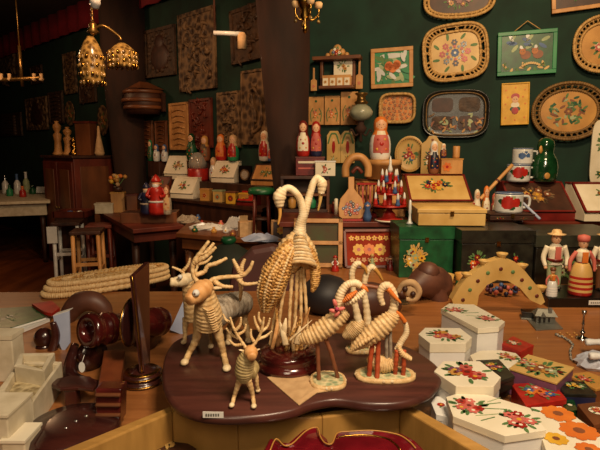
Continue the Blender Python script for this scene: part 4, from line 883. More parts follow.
# red rack with posts
b_ = T('spindle_rack', 'red rack with thin upright spindles between the paddle board and candelabra', 'rack', at(366, 217, ZR))
b = MB(); b.box((0, 0, .012), (.12, .08, .024), red); b.build('base', b_, bevel=.002)
for k in range(5):
    b = MB(); b.lathe([(.007, .02), (.005, .05), (.009, .1), (.005, .15), (.008, .2)], rose if k % 2 else redwood, 10, o=(-.046 + k * .023, 0, 0)); b.build('spindle', b_)
b = MB(); b.box((0, 0, .205), (.12, .03, .012), red); b.build('top_rail', b_)
cylthing('small_jar', 'small white jar with pink spot standing before the plain slanted box', 'jar', at(354, 191, ZR + .16) if False else (P(358, 205, 3.1).x, 3.12, ZR), [(.02, 0), (.024, .03), (.022, .05), (.012, .06), (0, .062)], enamel)
# candelabra
c = at(389, 231, ZR - .0) ; c = V((P(389, 231, 2.99).x, 3.0, ZR)); t = T('candelabra', 'red tiered wooden candelabra full of small white and red candle figures', 'candelabra', c); s = 3.0 / F
b = MB(); b.lathe([(14 * s, 0), (13.5 * s, 2 * s), (7 * s, 4 * s), (6 * s, 8 * s), (3 * s, 11 * s), (2.5 * s, 28 * s), (4 * s, 30 * s), (2 * s, 34 * s), (2 * s, 46 * s), (3.4 * s, 48 * s), (1, 50 * s)][:10] + [(0, 50 * s)], red, 22)
b.lathe([(14.2 * s, .4 * s), (14.6 * s, 1.2 * s), (14 * s, 1.9 * s)], cream, 22); b.build('stem', t)
for z, r_, n in ((15, 17, 7), (27, 13, 6), (38, 9, 5)):
    b = MB(); b.lathe([(r_ * s * .2, z * s), (r_ * s, z * s), (r_ * s, (z + 1.5) * s), (r_ * s * .2, (z + 1.5) * s)], red, 26); b.build('tier', t)
    for k in range(n):
        a = 6.283 * k / n + z; x, y = r_ * .86 * s * math.cos(a), r_ * .86 * s * math.sin(a)
        b = MB(); b.lathe([(2.3 * s, 0), (2.5 * s, 2 * s), (1.6 * s, 5 * s), (2 * s, 6.5 * s)], red if k % 3 else blue, 10, o=(x, y, (z + 1.5) * s)); b.lathe([(1.3 * s, 6 * s), (1.5 * s, 8 * s), (1.0 * s, 11 * s), (.3 * s, 13 * s)], white, 10, o=(x, y, (z + 1.5) * s)); b.build('candle_figure', t)
b = MB(); b.lathe([(1.8 * s, 49 * s), (2.6 * s, 52 * s), (1.2 * s, 57 * s), (1.4 * s, 60 * s), (0, 66 * s)], white, 12); b.build('top_candle', t)
l = at(372, 232, ZR); t = T('wooden_doll', 'small grey-blue wooden doll in front of the candelabra', 'doll', (P(372, 228, 2.99).x - .03, 2.985, ZR)); b = MB(); b.lathe([(.022, 0), (.026, .03), (.014, .07), (.02, .085), (.018, .105), (0, .118)], blue, 14); b.ball((0, -.006, .093), .015, skin, 8, 6); b.build('body', t)
# green bench and yellow slanted box
c = V((P(432, 220, 3.1).x, 3.12, ZR)); s = 3.1 / F
t = T('green_bench', 'small bright green wooden bench under the yellow slanted box', 'bench', c); zb_ = P(430, 209, 3.02).z - ZR
b = MB(); b.box((0, 0, zb_ - .01), (.30, .22, .02), green); b.build('seat', t, bevel=.002)
for x in (-.13, .13):
    for y in (-.09, .09): b = MB(); b.tube([(x, y, 0), (x * .94, y, zb_ - .02)], .012, green, 8); b.build('leg', t)
def deco_yellow(b, w, h, z): b.bouquet(-w * .05, h * .15, z, w * .55, h * .45, [red, orange, yellow, navy, rose], 9, 12, .0012)
slant('slant_box', 'yellow ochre slanted box with red edges and a bright flower garland', (P(436, 208, 3.1).x, 3.12, ZR + zb_), 62 * 3.05 / F, .26, P(436, 176, 3.15).z - ZR - zb_, ochre, yellow if False else ochrel, dred, deco_yellow)
zt3 = P(436, 176, 3.15).z + .012
t = T('small_box', 'small wooden box with an orange flower on top of the yellow slanted box', 'box', (P(451, 170, 3.17).x, 3.19, zt3)); s = 3.18 / F
b = MB(); b.box((0, 0, 7 * s), (21 * s, .08, 14 * s), lwood); b.M = Matrix.Translation((-.01, -.04, 7 * s)) @ Matrix.Rotation(R(90), 4, 'X'); b.flower(-.02, 0, .001, .028, orange, red, 6, .001); b.build('body', t, bevel=.002)
b = MB(); b.box((0, 0, 14.6 * s), (22 * s, .085, .007), ochre); b.build('lid', t)
cylthing('painted_mug', 'light wooden mug on the small orange-flower box', 'mug', (P(457, 160, 3.17).x, 3.19, zt3 + 15.3 * s), [(.018, 0), (.021, .01), (.021, .07), (.018, .074), (.017, .02), (0, .02)], lwood)
matry('nesting_doll', 'small white-capped nesting doll on the small orange-flower box', (P(444, 160, 3.17).x, 3.19, zt3 + 15.3 * s), .09, navy, cream, brownleg, .02)
matry('nesting_doll', 'dark berry-patterned nesting doll before the ochre chopping board', (P(434, 176, 3.17).x, 3.19, zt3), .2, brownleg, white, navy, .035)
# ochre casket on green chest
def deco_gold(b, w, h, z):
    b.bouquet(-w * .4, h * .05, z, w * .42, h * .7, [pale_g, ochrel, yellow], 9, 4, .001, ochrel)
def deco_redf(b, w, h, z): b.bouquet(-w * .55, 0, z, w * .25, h * .6, [red, dred, orange], 6, 8, .001); b.bouquet(w * .5, 0, z, w * .2, h * .5, [dred, red], 5, 5, .001)
y0 = 2.62; ztg = P(422, 226, 2.6).z
chest('painted_chest', 'bright dark-green chest with a pale gold flower panel', (P(424, 250, y0).x, y0 + .08, ZC), 54 * y0 / F, .26, ztg - ZC, green, green, deco_gold)
c = P(446, 236, 2.56); chest('ochre_casket', 'flat ochre casket with a sloping lid lying across the green and black chests', (P(450, 236, 2.62).x, 2.68, ztg + .004), 66 * 2.62 / F, .20, .095, ochrel, ochrel, None, rz=-.06, hip=.22, lidh=.35)
b = MB(); b.lathe([(.012, 0), (.02, .004), (.008, .015), (.006, .05), (.008, .06), (.007, .12), (.001, .128)], enamel, 12); tag(b.build('taper_candle', loc=(P(408, 222, 2.7).x, 2.66, ztg + .001)), 'thin pale candle in a tiny holder at the corner of the green chest', 'candle')
# black chests
zl = P(480, 246, 2.45).z
chest('painted_chest', 'black chest with red flowers under the ochre casket, behind the straw arch', (P(488, 262, 2.5).x + .03, 2.60, ZC), 72 * 2.5 / F, .28, ztg - ZC, blackp, blackp, deco_redf)
chest('painted_chest', 'small dark brown chest with red poppies carrying the white flowered mug', (P(506, 225, 2.85).x, 2.86, ztg + .004), 44 * 2.8 / F, .18, P(506, 214, 2.78).z - ztg - .004, dwood, dwood, deco_redf)
ztr = P(565, 236, 2.42).z
chest('painted_chest', 'wide black chest at the right with a faint pale leaf pattern, behind the folk dolls', (P(575, 260, 2.5).x + .01, 2.62, ZC), 96 * 2.5 / F, .36, ztr - ZC, blackp, mat('grey_black_lid', H('3d4034'), .35, H('23241c'), 'noise', 14), lambda b, w, h, z: b.bouquet(-w * .45, 0, z, w * .3, h * .6, [carve, pale_g, carve2], 6, 4, .001))  # lid in a mottled grey-black, lighter than the chest body
# slanted dark red box with mugs and green bottle doll
def deco_dull(b, w, h, z): b.bouquet(0, h * .1, z, w * .6, h * .5, [ochre, brownleg, carve], 8, 6, .001, carve)
zs = ZR; hs = P(540, 184, 3.1).z - ZR
slant('slant_box', 'dark red slanted box with dull gold pattern under the green bottle doll', (P(536, 215, 3.1).x, 3.14, zs), 62 * 3.1 / F, .28, hs, dred, dwood, dred, deco_dull)
zt4 = zs + hs + .010
def mfb(z, a, r_): return dgreen
matry('bottle_doll', 'large glossy dark green bottle-shaped doll with a gold spot', (P(546, 180, 3.16).x, 3.19, zt4), P(546, 137, 3.18).z - zt4, dgreen, dgreen, dgreen, 12.5 * 3.18 / F, face=False, cat='bottle')
b = MB(); s = 3.18 / F
def mugs(name, label, px, z, w, h, deco, Y=3.17):
    t = T(name, label, 'mug', (P(px, 170, Y).x, Y + .02, z)); r_ = w / 2
    b = MB(); b.lathe([(r_ * .95, 0), (r_, .004), (r_, h * .96), (r_ * 1.02, h), (r_ * .94, h), (r_ * .93, .01), (0, .008)], enamel, 28)
    b.lathe([(r_ * 1.005, h * .93), (r_ * 1.03, h * .97), (r_ * 1.005, h)], blue, 28)
    def mf(z, an, rr):
        da = (an - 262 + 180) % 360 - 180; u = da / 57.3 * r_; v = z - h * .5
        if abs(rr - r_) > r_ * .06: return enamel
        for (cx, cy, ra, m) in ((-.15 * w, 0, .24, deco[0]), (.16 * w, .02 * h, .17, deco[2]), (.0, -.2 * h, .12, deco[1]), (.32 * w, -.05 * h, .10, deco[1]), (-.40 * w, .05 * h, .10, deco[1]), (.03 * w, .22 * h, .1, deco[-1])):
            if (u - cx) ** 2 + (v - cy) ** 2 < (ra * w * 1.0) ** 2 * (.5 if len(deco) == 3 else 1): return m
        return enamel
    b.lathe([(r_ * 1.006, h * (.05 + .86 * k / 16)) for k in range(17)], enamel, 64, mf=mf)
    b.build('cup', t)
    b = MB(); b.tube([(r_, 0, h * .8), (r_ * 1.5, 0, h * .75), (r_ * 1.5, 0, h * .3), (r_, 0, h * .22)], w * .05, enamel, 8); b.build('handle', t); return t
mugs('enamel_mug', 'white enamel mug with a red poppy, lower of the two beside the green bottle doll', 520, zt4, 22 * s, 17 * s, [red, green, red, rose, red])
mugs('enamel_mug', 'white enamel mug with small blue flowers, stacked on the poppy mug', 523, zt4 + 17 * s, 19 * s, 16 * s, [blue, enamel, blue], 3.17)
mugs('enamel_mug', 'large white enamel mug with red rose on the poppy-painted dark chest', 512, P(506, 214, 2.78).z + .001, 27 * 2.86 / F, 20 * 2.86 / F, [red, green, red, blue, pale_g], 2.84)
b = MB(); b.tube([(0, 0, 0), (.0, 0, .09)], .018, bluew, 10, sub=3); b.lathe([(.026, 0), (.028, .006), (.018, .012)], bluew, 14); tag(b.build('white_candle', loc=(P(518, 200, 2.98).x, 2.965, ZR)), 'short bluish white candle between the two groups of enamel mugs', 'candle')
a = V((P(474, 213, 2.78).x, 2.99, ZR + .012)); c = V((P(513, 165, 3.1).x, 3.11, P(513, 165, 3.1).z))
b = MB(); b.tube([(0, 0, 0), (c - a) * .5, c - a], .011, lwood, 10, sub=8); 
for k in (.1, .3, .35, .7): b.ball((c - a) * k, .0135, redwood, 10, 6)
tag(b.build('wooden_stick', loc=a), 'long light wooden stick leaning diagonally against the poppy mug', 'stick')
a = P(520, 200, 2.9); c = P(540, 219, 2.75); c.z = max(c.z, ztr); b = MB(); b.tube([(0, 0, 0), c - a], .007, bluew, 8); tag(b.build('metal_stick', loc=a), 'thin pale metal stick sloping down beside the large enamel mug', 'stick')
slant('slant_box', 'white slanted box with red edge and green leaf painting at the right edge', (P(600, 222, 2.96).x + .02, 3.02, ztr + .001 if ztr > ZR else ZR), 50 * 3 / F, .24, .20, cream, cream, dred, lambda b, w, h, z: b.bouquet(.02, h * .2, z, w * .4, h * .4, [lgreen, green, brownleg], 5, 3, .001))
# cluster of small dolls and brushes in jars
q = random.Random(21); k = 0
names = ['red', 'yellow', 'orange', 'blue', 'cream', 'green', 'pink', 'white']
for i, (x, y, hpx, m, m2, nm) in enumerate(((476, 219, 32, red, cream, 'red'), (485, 220, 35, ochre, orange, 'ochre'), (494, 216, 28, dred, rose, 'dark red'), (470, 221, 22, blue, red, 'blue'))):
    Y = 3.02 + .02 * (i % 2); matry('painted_doll', 'slim %s wooden doll in the cluster beside the yellow slanted box' % nm, (P(x, y, Y).x, Y, ZR), hpx * Y / F, m, m2, cream, 4.3 * Y / F)
for i, (x, m, nm) in enumerate(((455, blue, 'blue'), (459, enamel, 'white'), (463, red, 'red'), (467, cream, 'cream'))):
    Y = 3.0 + .015 * i; a = q.uniform(-.02, .02)
    t = T('paint_brush', 'thin upright %s-tipped painted stick right of the yellow slanted box' % nm, 'stick', (P(x, 220, Y).x, Y, ZR)); b = MB(); b.tube([(0, 0, 0), (a, 0, .09)], .005, mwood, 6); b.build('stem', t)
    b = MB(); b.ball((a, 0, .10), (.009, .009, .022), m, 8, 6); b.build('tip', t)
# leaning things in front of the step
t = T('leaning_frame', 'light wooden frame with green panels leaning against the step', 'frame', (P(318, 262, 2.78).x, 2.80, ZC), (R(74), 0, R(-4))); s = 2.8 / F; w, h = 50 * s, 50 * s
b = MB()
for x, y, A, B in ((0, h - .012, w, .024), (0, .012, w, .024), (0, h * .5, w, .022), (w / 2 - .012, h / 2, .024, h), (-w / 2 + .012, h / 2, .024, h)): b.box((x, y, .012), (A, B, .024), lwood)
b.build('frame', t, bevel=.002); b = MB(); b.box((0, h / 2, .004), (w - .03, h - .03, .008), mat('moss_panel', H('3c4a24'), .7, H('4a2d18'), 'noise', 9)); b.build('panel', t)
t = T('painted_tray', 'orange-red painted tray with yellow sunflowers leaning against the step', 'tray', (P(370, 266, 2.8).x, 2.80, ZC), (R(66), 0, R(3))); w, h = 50 * s, 38 * s
b = MB(); b.prism(rect(w, h), 0, .012, orange); b.M = Matrix.Translation((0, h / 2, 0)) @ Matrix.Identity(4)
b = MB(Matrix.Translation((0, h / 2, 0))); b.prism(rect(w, h), 0, .010, mat('brick_red_paint', H('9c2f12'), .95, H('7c2410')))
for i in range(3): b.flower((-1 + i) * w * .22, -h * .02, .012, .034, orange if i % 2 else yellow, red, 8, .001)
for i in range(7): b.flower((-3 + i) * w * .12, h * .3, .012, .015, yellow, red, 5, .001); b.flower((-3 + i) * w * .12, -h * .3, .012, .014, ochre, red, 5, .001)
b.build('panel', t)
b = MB(Matrix.Translation((0, h / 2, 0)))
for x, y, A, B in ((0, h / 2, w, .016), (0, -h / 2, w, .016), (w / 2, 0, .016, h), (-w / 2, 0, .016, h)): b.box((x, y, .012), (A, B, .028), redwood)
b.build('rim', t, bevel=.002)
def dollfig(name, label, loc, h, dress, top, hat=None, rz=0, cat='doll'):
    t = T(name, label, cat, loc, (0, 0, rz)); b = MB(); b.lathe([(h * .26, 0), (h * .27, h * .05), (h * .2, h * .3), (h * .11, h * .5), (h * .12, h * .62), (h * .06, h * .7)], dress, 18); b.ball((0, 0, h * .58), (h * .13, h * .1, h * .13), top, 12, 8)
    b.ball((0, 0, h * .82), h * .12, skin, 12, 8); b.build('body', t)
    b = MB(); b.lathe([(h * .15, h * .86), (h * .14, h * .92), (h * .05, h * 1.0), (0, h * 1.02)], hat or red, 16); b.build('hat', t)
    for k in (-1, 1): b = MB(); b.tube([(k * h * .11, 0, h * .64), (k * h * .2, -h * .06, h * .5), (k * h * .1, -h * .14, h * .42)], h * .04, top, 7); b.build('arm', t)
    return t
dollfig('figurine', 'small red and white figurine in front of the leaning frame, lower one', at(335, 271, ZC), .085, red, white, red)
dollfig('figurine', 'small figurine with a blue hat between the leaning frame and painted tray', at(329, 262, ZC), .10, white, red, navy)
dollfig('figurine', 'small pale grey figurine with a pink base by the painted tray', at(344, 262, ZC), .11, rose, enamel, enamel)
for i, (x, y, m, m2, lb) in enumerate(((352, 266, ochre, yellow, 'yellow-headed small figure before the painted tray'), (372, 268, pale_g, ochrel, 'green-yellow round figure before the painted tray'), (390, 270, dred, brownl, 'dark red small figure before the painted tray'), (408, 272, blue, navy, 'tiny blue figure in front of the green chest'))):
    dollfig('figurine', lb, at(x, y, ZC), .08, m, m2, m2)
# painted cups
for i, (x, y, m, m2, lb) in enumerate(((428, 287, ochre, orange, 'orange-rimmed cup, first of three before the black chest'), (446, 287, redwood, ochrel, 'brown painted cup, middle of three before the black chest'), (462, 286, pgreen, ochre, 'ochre and green painted cup next to the straw arch'))):
    h = .062; cylthing('painted_cup', lb, 'cup', at(x, y, ZC), [(.026, 0), (.032, .008), (.03, .03), (.036, h), (.031, h), (.026, .012), (0, .012)], ochre, mf=lambda z, a, r_, m=m, m2=m2: m if z < .03 else m2)
# straw arch candle holder
l = L(497, 312, ZC); t = T('candle_arch', 'ochre arched candle holder with five cups in stair-step shape', 'candle holder', l.o)
arc = [(456, 312), (452, 300), (459, 288), (466, 279), (478, 270), (489, 262), (502, 258), (515, 262), (525, 271), (533, 281), (541, 291), (545, 302), (541, 305), (530, 300), (520, 288), (508, 281), (497, 280), (487, 285), (479, 295), (476, 312)]
def lp(x, y, dy): return l(x, y, dy)
b = MB(); f0 = [l(x, y, -.02) for x, y in arc]; f1 = [l(x, y, -.02) + V((0, .045, 0)) for x, y in arc]; b.loft([f1, f0], ochrel, smooth=False)
for i in range(9):
    x, y = [(463, 300), (470, 290), (478, 281), (488, 273), (501, 269), (513, 272), (522, 280), (530, 288), (537, 296)][i]; p = l(x, y, -.022); b.ball(p, (.008, .002, .008), lgreen if i % 2 else redwood, 8, 5)
b.build('body', t, bevel=.004)
b = MB(); f0 = [l(x, y, -.03) for x, y in ((454, 306), (478, 308), (478, 317), (454, 315))]; b.loft([[p + V((0, .06, 0)) for p in f0], f0], ochre, smooth=False); b.build('foot', t, bevel=.003)
for x, y in ((467, 276), (484, 263), (502, 256), (522, 267), (541, 289)):
    p = l(x, y, .0); b = MB(); b.lathe([(.011, -.012), (.016, 0), (.022, .008), (.022, .013), (.013, .013), (.01, .004), (0, .004)], ochrel, 16, o=p); b.build('candle_cup', t)
b = MB(); q = random.Random(8)
for i in range(26): b.ball((q.uniform(-.07, .07), q.uniform(-.03, .03), q.uniform(.01, .05)), .011, [purple, rose, blue, navy][i % 4], 6, 4)
tag(b.build('flower_posy', loc=G(505, 298, ZC) + V((0, .04, 0))), 'low posy of purple and pink dried flowers seen through the candle arch', 'flowers')
# dark plinth and folk dolls
p0 = G(562, 309, .885); t = T('doll_plinth', 'long black plinth with a small white label under the folk dolls', 'plinth', (P(590, 310, 2.15).x, 2.18, ZC))
b = MB(); b.box((0, 0, .02), (.44, .22, .04), black); b.build('block', t, bevel=.003); b = MB(); b.box((-.03, -.112, .022), (.05, .003, .018), white); 
for k in range(5): b.box((-.046 + k * .008, -.1145, .022), (.004, .001, .007), pewter)
b.build('label_card', t)
ZP = ZC + .041
def folk_man(label, px, Y, h, coat, trouser, rz=0):
    t = T('folk_doll', label, 'doll', (P(px, 300, Y).x, Y, ZP), (0, 0, rz))
    for k in (-1, 1): b = MB(); b.tube([(k * h * .06, 0, 0), (k * h * .065, 0, h * .2), (k * h * .05, 0, h * .46)], [h * .045, h * .05, h * .07], trouser, 10); b.ball((k * h * .06, -h * .03, h * .02), (h * .045, h * .08, h * .025), black, 10, 6); b.build('leg', t)
    b = MB(); b.tube([(0, 0, h * .40), (0, 0, h * .5), (0, 0, h * .66), (0, 0, h * .74)], [h * .12, h * .105, h * .13, h * .05], coat, 14, flat=.75); b.box((0, -h * .09, h * .6), (h * .09, h * .02, h * .2), rose); b.lathe([(h * .118, h * .46), (h * .122, h * .49), (h * .118, h * .5)], dred, 16); b.ball((0, 0, h * .82), (h * .075, h * .075, h * .09), skin, 14, 10); b.ball((0, -h * .075, h * .815), (h * .012, h * .02, h * .02), skin, 6, 4)
    for k in (-1, 1): b.ball((k * h * .03, -h * .07, h * .84), h * .01, black, 6, 4)
    b.build('body', t)
    for k in (-1, 1): b = MB(); b.tube([(k * h * .13, 0, h * .7), (k * h * .19, 0, h * .52), (k * h * .17, -h * .05, h * .38)], [h * .045, h * .04, h * .03], coat, 9); b.ball((k * h * .17, -h * .055, h * .36), h * .03, skin, 8, 6); b.build('arm', t)
    b = MB(); b.lathe([(h * .13, h * .885), (h * .14, h * .9), (h * .08, h * .905), (h * .07, h * .95), (h * .05, h * .97), (0, h * .975)], straw, 20); b.build('hat', t); return t
folk_man('man folk doll in a cream shirt and straw hat, behind the grey bell doll', 552, 2.22, .27, cream, pale_g)
folk_man('man folk doll in cream shirt cut by the right edge of the view', 601, 2.2, .27, cream, mwood)
def folk_lady(label, px, Y, h, skirt, stripes, top, hat):
    t = T('folk_doll', label, 'doll', (P(px, 300, Y).x, Y, ZP)); b = MB()
    def mf(z, a, r_): q = z / h; return stripes if int(q * 34) % 3 == 0 and q < .34 else (dred if q < .05 else skirt)
    pr = [(h * .17, 0), (h * .18, h * .02)] + [(h * (.18 - .02 * (k / 12) ** 2 - .06 * (k / 12) ** 5), h * (.02 + .5 * k / 12)) for k in range(1, 13)]
    b.lathe(pr, skirt, 26, mf=mf); b.lathe([(h * .085, h * .50), (h * .075, h * .54)], dred, 20); b.tube([(0, 0, h * .53), (0, 0, h * .64), (0, 0, h * .71), (0, 0, h * .76)], [h * .075, h * .11, h * .1, h * .04], top, 14, flat=.8); b.box((0, -h * .085, h * .62), (h * .09, h * .02, h * .17), orange)
    b.ball((0, 0, h * .84), (h * .075, h * .075, h * .085), skin, 14, 10)
    for k in (-1, 1): b.ball((k * h * .03, -h * .07, h * .85), h * .01, black, 6, 4)
    b.build('body', t)
    for k in (-1, 1): b = MB(); b.tube([(k * h * .10, 0, h * .7), (k * h * .19, 0, h * .55), (k * h * .20, -h * .02, h * .38)], [h * .035, h * .035, h * .02], rose, 8); b.build('arm', t)
    b = MB(); b.lathe([(h * .085, h * .87), (h * .095, h * .9), (h * .09, h * .96), (h * .0, h * .985)], hat, 18); b.build('hat', t); return t
folk_lady('woman folk doll with a wide cream skirt striped in red', 579, 2.13, .26, ochrel, red, cream, rose)
folk_lady('small grey bell-skirted folk doll in front of the man with the straw hat', 551, 2.1, .125, enamel, white, ochre, mwood)
# brown carved animal with a pale snout and other dark lumps behind the storks
l = L(420, 303, ZC); t = T('carved_animal', 'brown carved wooden animal lying with a pale curled snout behind the storks', 'wood carving', l.o)
b = MB(); b.tube([l(437, 300, .12), l(434, 285, .1), l(424, 282, .05), l(410, 290, 0), l(398, 295, -.02)], [.05, .085, .07, .035, .02], brownl, 14); b.ball(l(428, 272, .05), (.05, .05, .045), brownl, 14, 10); b.tube([l(440, 305, .05), l(437, 290, .05), l(432, 280, .05)], .04, brownl, 10); b.build('body', t)
b = MB(); b.ball(l(411, 290, -0.150), (.034, .03, .032), clothb, 14, 10); b.tube([l(398, 292, -0.150), l(404, 284, -0.160), l(413, 283, -0.170), l(419, 291, -0.170), l(415, 299, -0.170), l(406, 299, -0.170)], [.010, .013, .014, .013, .012, .008], clothb, 10); b.build('snout', t)
b = MB(); b.ball(l(405, 289, -0.180), .011, dwood, 10, 8); b.ball(l(413, 294, -0.185), .011, dwood, 10, 8); b.build('nostrils', t)
l = L(375, 325, ZC); b = MB(); b.tube([l(342, 315, .02), l(355, 303, .02), l(372, 299, .03), l(388, 302, .04), l(398, 309, .05)], [.03, .06, .065, .05, .02], brownl, 14); t = T('carved_animal', 'long brown carved wooden body lying low between storks and tray edge', 'wood carving', l.o); b.build('body', t)
b = MB(); b.tube([l(350, 292, .05), l(370, 288, .05), l(390, 290, .05)], .018, brownl, 8); b.build('ridge', t)
l = L(322, 318, ZC); b = MB(); b.lathe([(.05, 0), (.085, .02), (.10, .06), (.095, .10), (.06, .135), (.02, .15), (0, .15)], dkbl, 26, sx=1.05); tag(b.build('round_pot', loc=l.o + V((.02, .08, 0))), 'rounded blackish clay pot between the tall cranes and the pink-bow bird', 'pot')
# dark things behind the deer: chair with mauve seat cover, green sack
c = P(262, 300, 2.55); t = T('upholstered_chair', 'mauve brown upholstered round-backed chair behind the tall cranes', 'chair', (c.x, 2.6, 0))
b = MB(); zt5 = P(262, 243, 2.6).z
out = [(-.17, .45), (-.19, .7), (-.15, zt5 - .12), (-.05, zt5 - .02), (.06, zt5), (.16, zt5 - .06), (.2, .8), (.19, .45)]
b.M = Matrix.Rotation(R(90), 4, 'X'); b.prism(out, -.05, .05, mauve); b.build('backrest', t, bevel=.03)
b = MB(); b.box((0, .20, .45), (.42, .32, .1), mauve); b.build('seat', t, bevel=.03)
for x in (-.17, .17):
    for y in (.06, .33): b = MB(); b.tube([(x, y, 0), (x, y, .41)], [.016, .022], dwood, 8); b.build('leg', t)
c = P(225, 300, 2.75); t = T('cloth_sack', 'dark green cloth sack with a knotted top standing behind the deer', 'sack', (c.x - .03, 3.15, 0)); zz = P(222, 240, 3.15).z
q = random.Random(3); b = MB(); b.loft([[(r_ * math.cos(.393 * i) * q.uniform(.92, 1.08), r_ * .8 * math.sin(.393 * i) * q.uniform(.92, 1.08), z) for i in range(16)] for r_, z in ((.14, 0), (.18, .1), (.19, .5), (.18, zz - .2), (.15, zz - .09), (.06, zz - .03), (.03, zz - .02))], dkgr); b.build('sack_body', t)
b = MB(); b.lathe([(.03, zz - .03), (.05, zz + .0), (.04, zz + .02), (0, zz + .02)], green, 12); b.build('knot', t)

# ================================================================ LEFT SIDE OF THE SHOP
def tablepoly(name, label, poly, z, m, legm, legs, th=.035, apron=.09, cat='table'):
    pts = [G(x, y, z) for x, y in poly]; c = sum(pts, V()) / len(pts); t = T(name, label, cat, (c.x, c.y, 0))
    p2 = [(p.x - c.x, p.y - c.y) for p in pts]
    if sum(p2[i - 1][0] * p2[i][1] - p2[i][0] * p2[i - 1][1] for i in range(len(p2))) < 0: p2 = p2[::-1]
    b = MB(); b.prism(p2, z - th, z, m); b.build('tabletop', t, bevel=.004)
    b = MB(); b.prism([(x * .9, y * .9) for x, y in p2], z - th - apron, z - th, m); b.build('apron', t, bevel=.003)
    for x, y in legs:
        p = G(x, y, z) - c; p = V((p.x * .86, p.y * .86, 0)); b = MB(); b.lathe([(.024, 0), (.03, .05), (.02, .12), (.032, .3), (.022, .34), (.03, .5), (.034, z - th - apron)], legm, 12, o=(p.x, p.y, 0)); b.build('leg', t)
    return t
tablepoly('far_table', 'dark long table with a pale top and small bottles at the far left', [(-30, 203), (50, 200.5), (54, 190), (-20, 190)], .84, palew, dwood, [(-20, 200), (46, 200), (48, 192)], apron=.16)
tablepoly('dark_table', 'dark turned-leg table carrying the wooden tray box and red doll', [(96, 210), (133, 229.5), (184, 225), (147, 208.5)], .85, redwood, dwood, [(100, 211), (134, 227), (178, 224), (152, 209)])
tablepoly('cluttered_table', 'light brown table covered with crumpled paper and trinkets below the left carvings', [(176, 233), (245, 239), (285, 242), (256, 229), (240, 225), (192, 218.5)], .85, mwood, mwood, [(182, 232), (280, 241), (256, 231), (195, 220)])
# cabinet with doors against the far wall
c = P(80, 200, 6.75); hc = P(80, 158, 6.5).z; t = T('wooden_cabinet', 'red-brown wooden cabinet with panelled doors against the far wall', 'cabinet', (c.x, 6.75, 0), (0, 0, PHL))
b = MB(); b.box((0, 0, hc / 2), (.93, .5, hc), redwood); b.build('carcass', t, bevel=.006)
b = MB(); b.box((0, 0, hc + .015), (1.0, .56, .03), dwood); b.build('cabinet_top', t, bevel=.006)
for k in (-1, 1):
    b = MB(); b.box((k * .225, -.26, hc / 2), (.43, .02, hc - .1), redwood); b.box((k * .225, -.272, hc / 2), (.26, .012, hc - .28), mwood); o = b.build('door', t, bevel=.004)
    b = MB(); b.ball((k * .04, -.285, hc * .55), .016, brass, 8, 6); b.build('knob', o)
b = MB(); b.box((.468, 0, hc / 2), (.015, .36, hc - .2), mwood); b.build('side_panel', t, bevel=.004)
zt = hc + .031
for i, (x, h, m, lb, pr) in enumerate(((59, .44, lwood, 'tall pale turned wooden figure on the cabinet, nearest its left end', 0), (69, .36, lwood, 'shorter pale wooden figure beside the tallest one on the cabinet', 1), (75, .22, gold, 'small gold candlestick on the cabinet', 2))):
    Y = 6.74 - (x - 80) * .010; cylthing('carved_figure', lb, 'figure', (P(x, 160, Y).x, Y, zt), [(.07, 0), (.075, .02), (.05, .05), (.04, h * .4), (.055, h * .6), (.025, h * .68), (.05, h * .78), (.05, h * .88), (.02, h * .95), (.03, h), (0, h)], m)
c = V((P(89, 160, 6.7).x, 6.66, zt)); t = T('wooden_box', 'upright reddish wooden box with a ring handle on the cabinet', 'box', c, (0, 0, PHL * .4)); b = MB(); b.box((0, 0, .2), (.22, .14, .40), mwood); b.build('body', t, bevel=.005); b = MB(); b.box((0, 0, .41), (.24, .16, .025), redwood); b.build('lid', t)
cylthing('cone_vase', 'slim pale cone-shaped vase at the post end of the cabinet', 'vase', (P(101, 160, 6.55).x, 6.52, zt), [(.05, 0), (.06, .03), (.02, .25), (.012, .36), (0, .36)], clothb)
# bottles on the far table
for i, (x, y, h, m, m2, lb) in enumerate(((6, 194, 19, enamel, silver, 'white bottle with a silver neck, farthest left on the far table'), (10, 196, 11, pgreen, green, 'short green jar in front of the white bottle'), (18, 194, 20, enamel, blue, 'tall white and blue bottle in the middle of the far table'), (27, 193, 21, pale_g, enamel, 'pale greenish bottle right of the white and blue one'), (23, 197, 11, red, orange, 'small red and orange pot on the far table'), (33, 194, 9, green, dgreen, 'low dark green pot near the table end'))):
    p = G(x, y, .84); s = p.y / F; r_ = 3.0 * s; h *= s
    cylthing('bottle', lb, 'bottle', p, [(r_, 0), (r_ * 1.1, h * .1), (r_, h * .55), (r_ * .45, h * .7), (r_ * .4, h * .92), (r_ * .5, h), (0, h)], m, mf=lambda z, a, q, h=h, m=m, m2=m2: m2 if z > h * .55 else m)
p = G(41, 194, .84); b = MB(); b.box((0, 0, .06), (.12, .02, .09), enamel, rx=-.3); b.box((0, .03, .04), (.03, .06, .02), dwood); tag(b.build('price_card', loc=p), 'tilted white card at the right end of the far table', 'card')
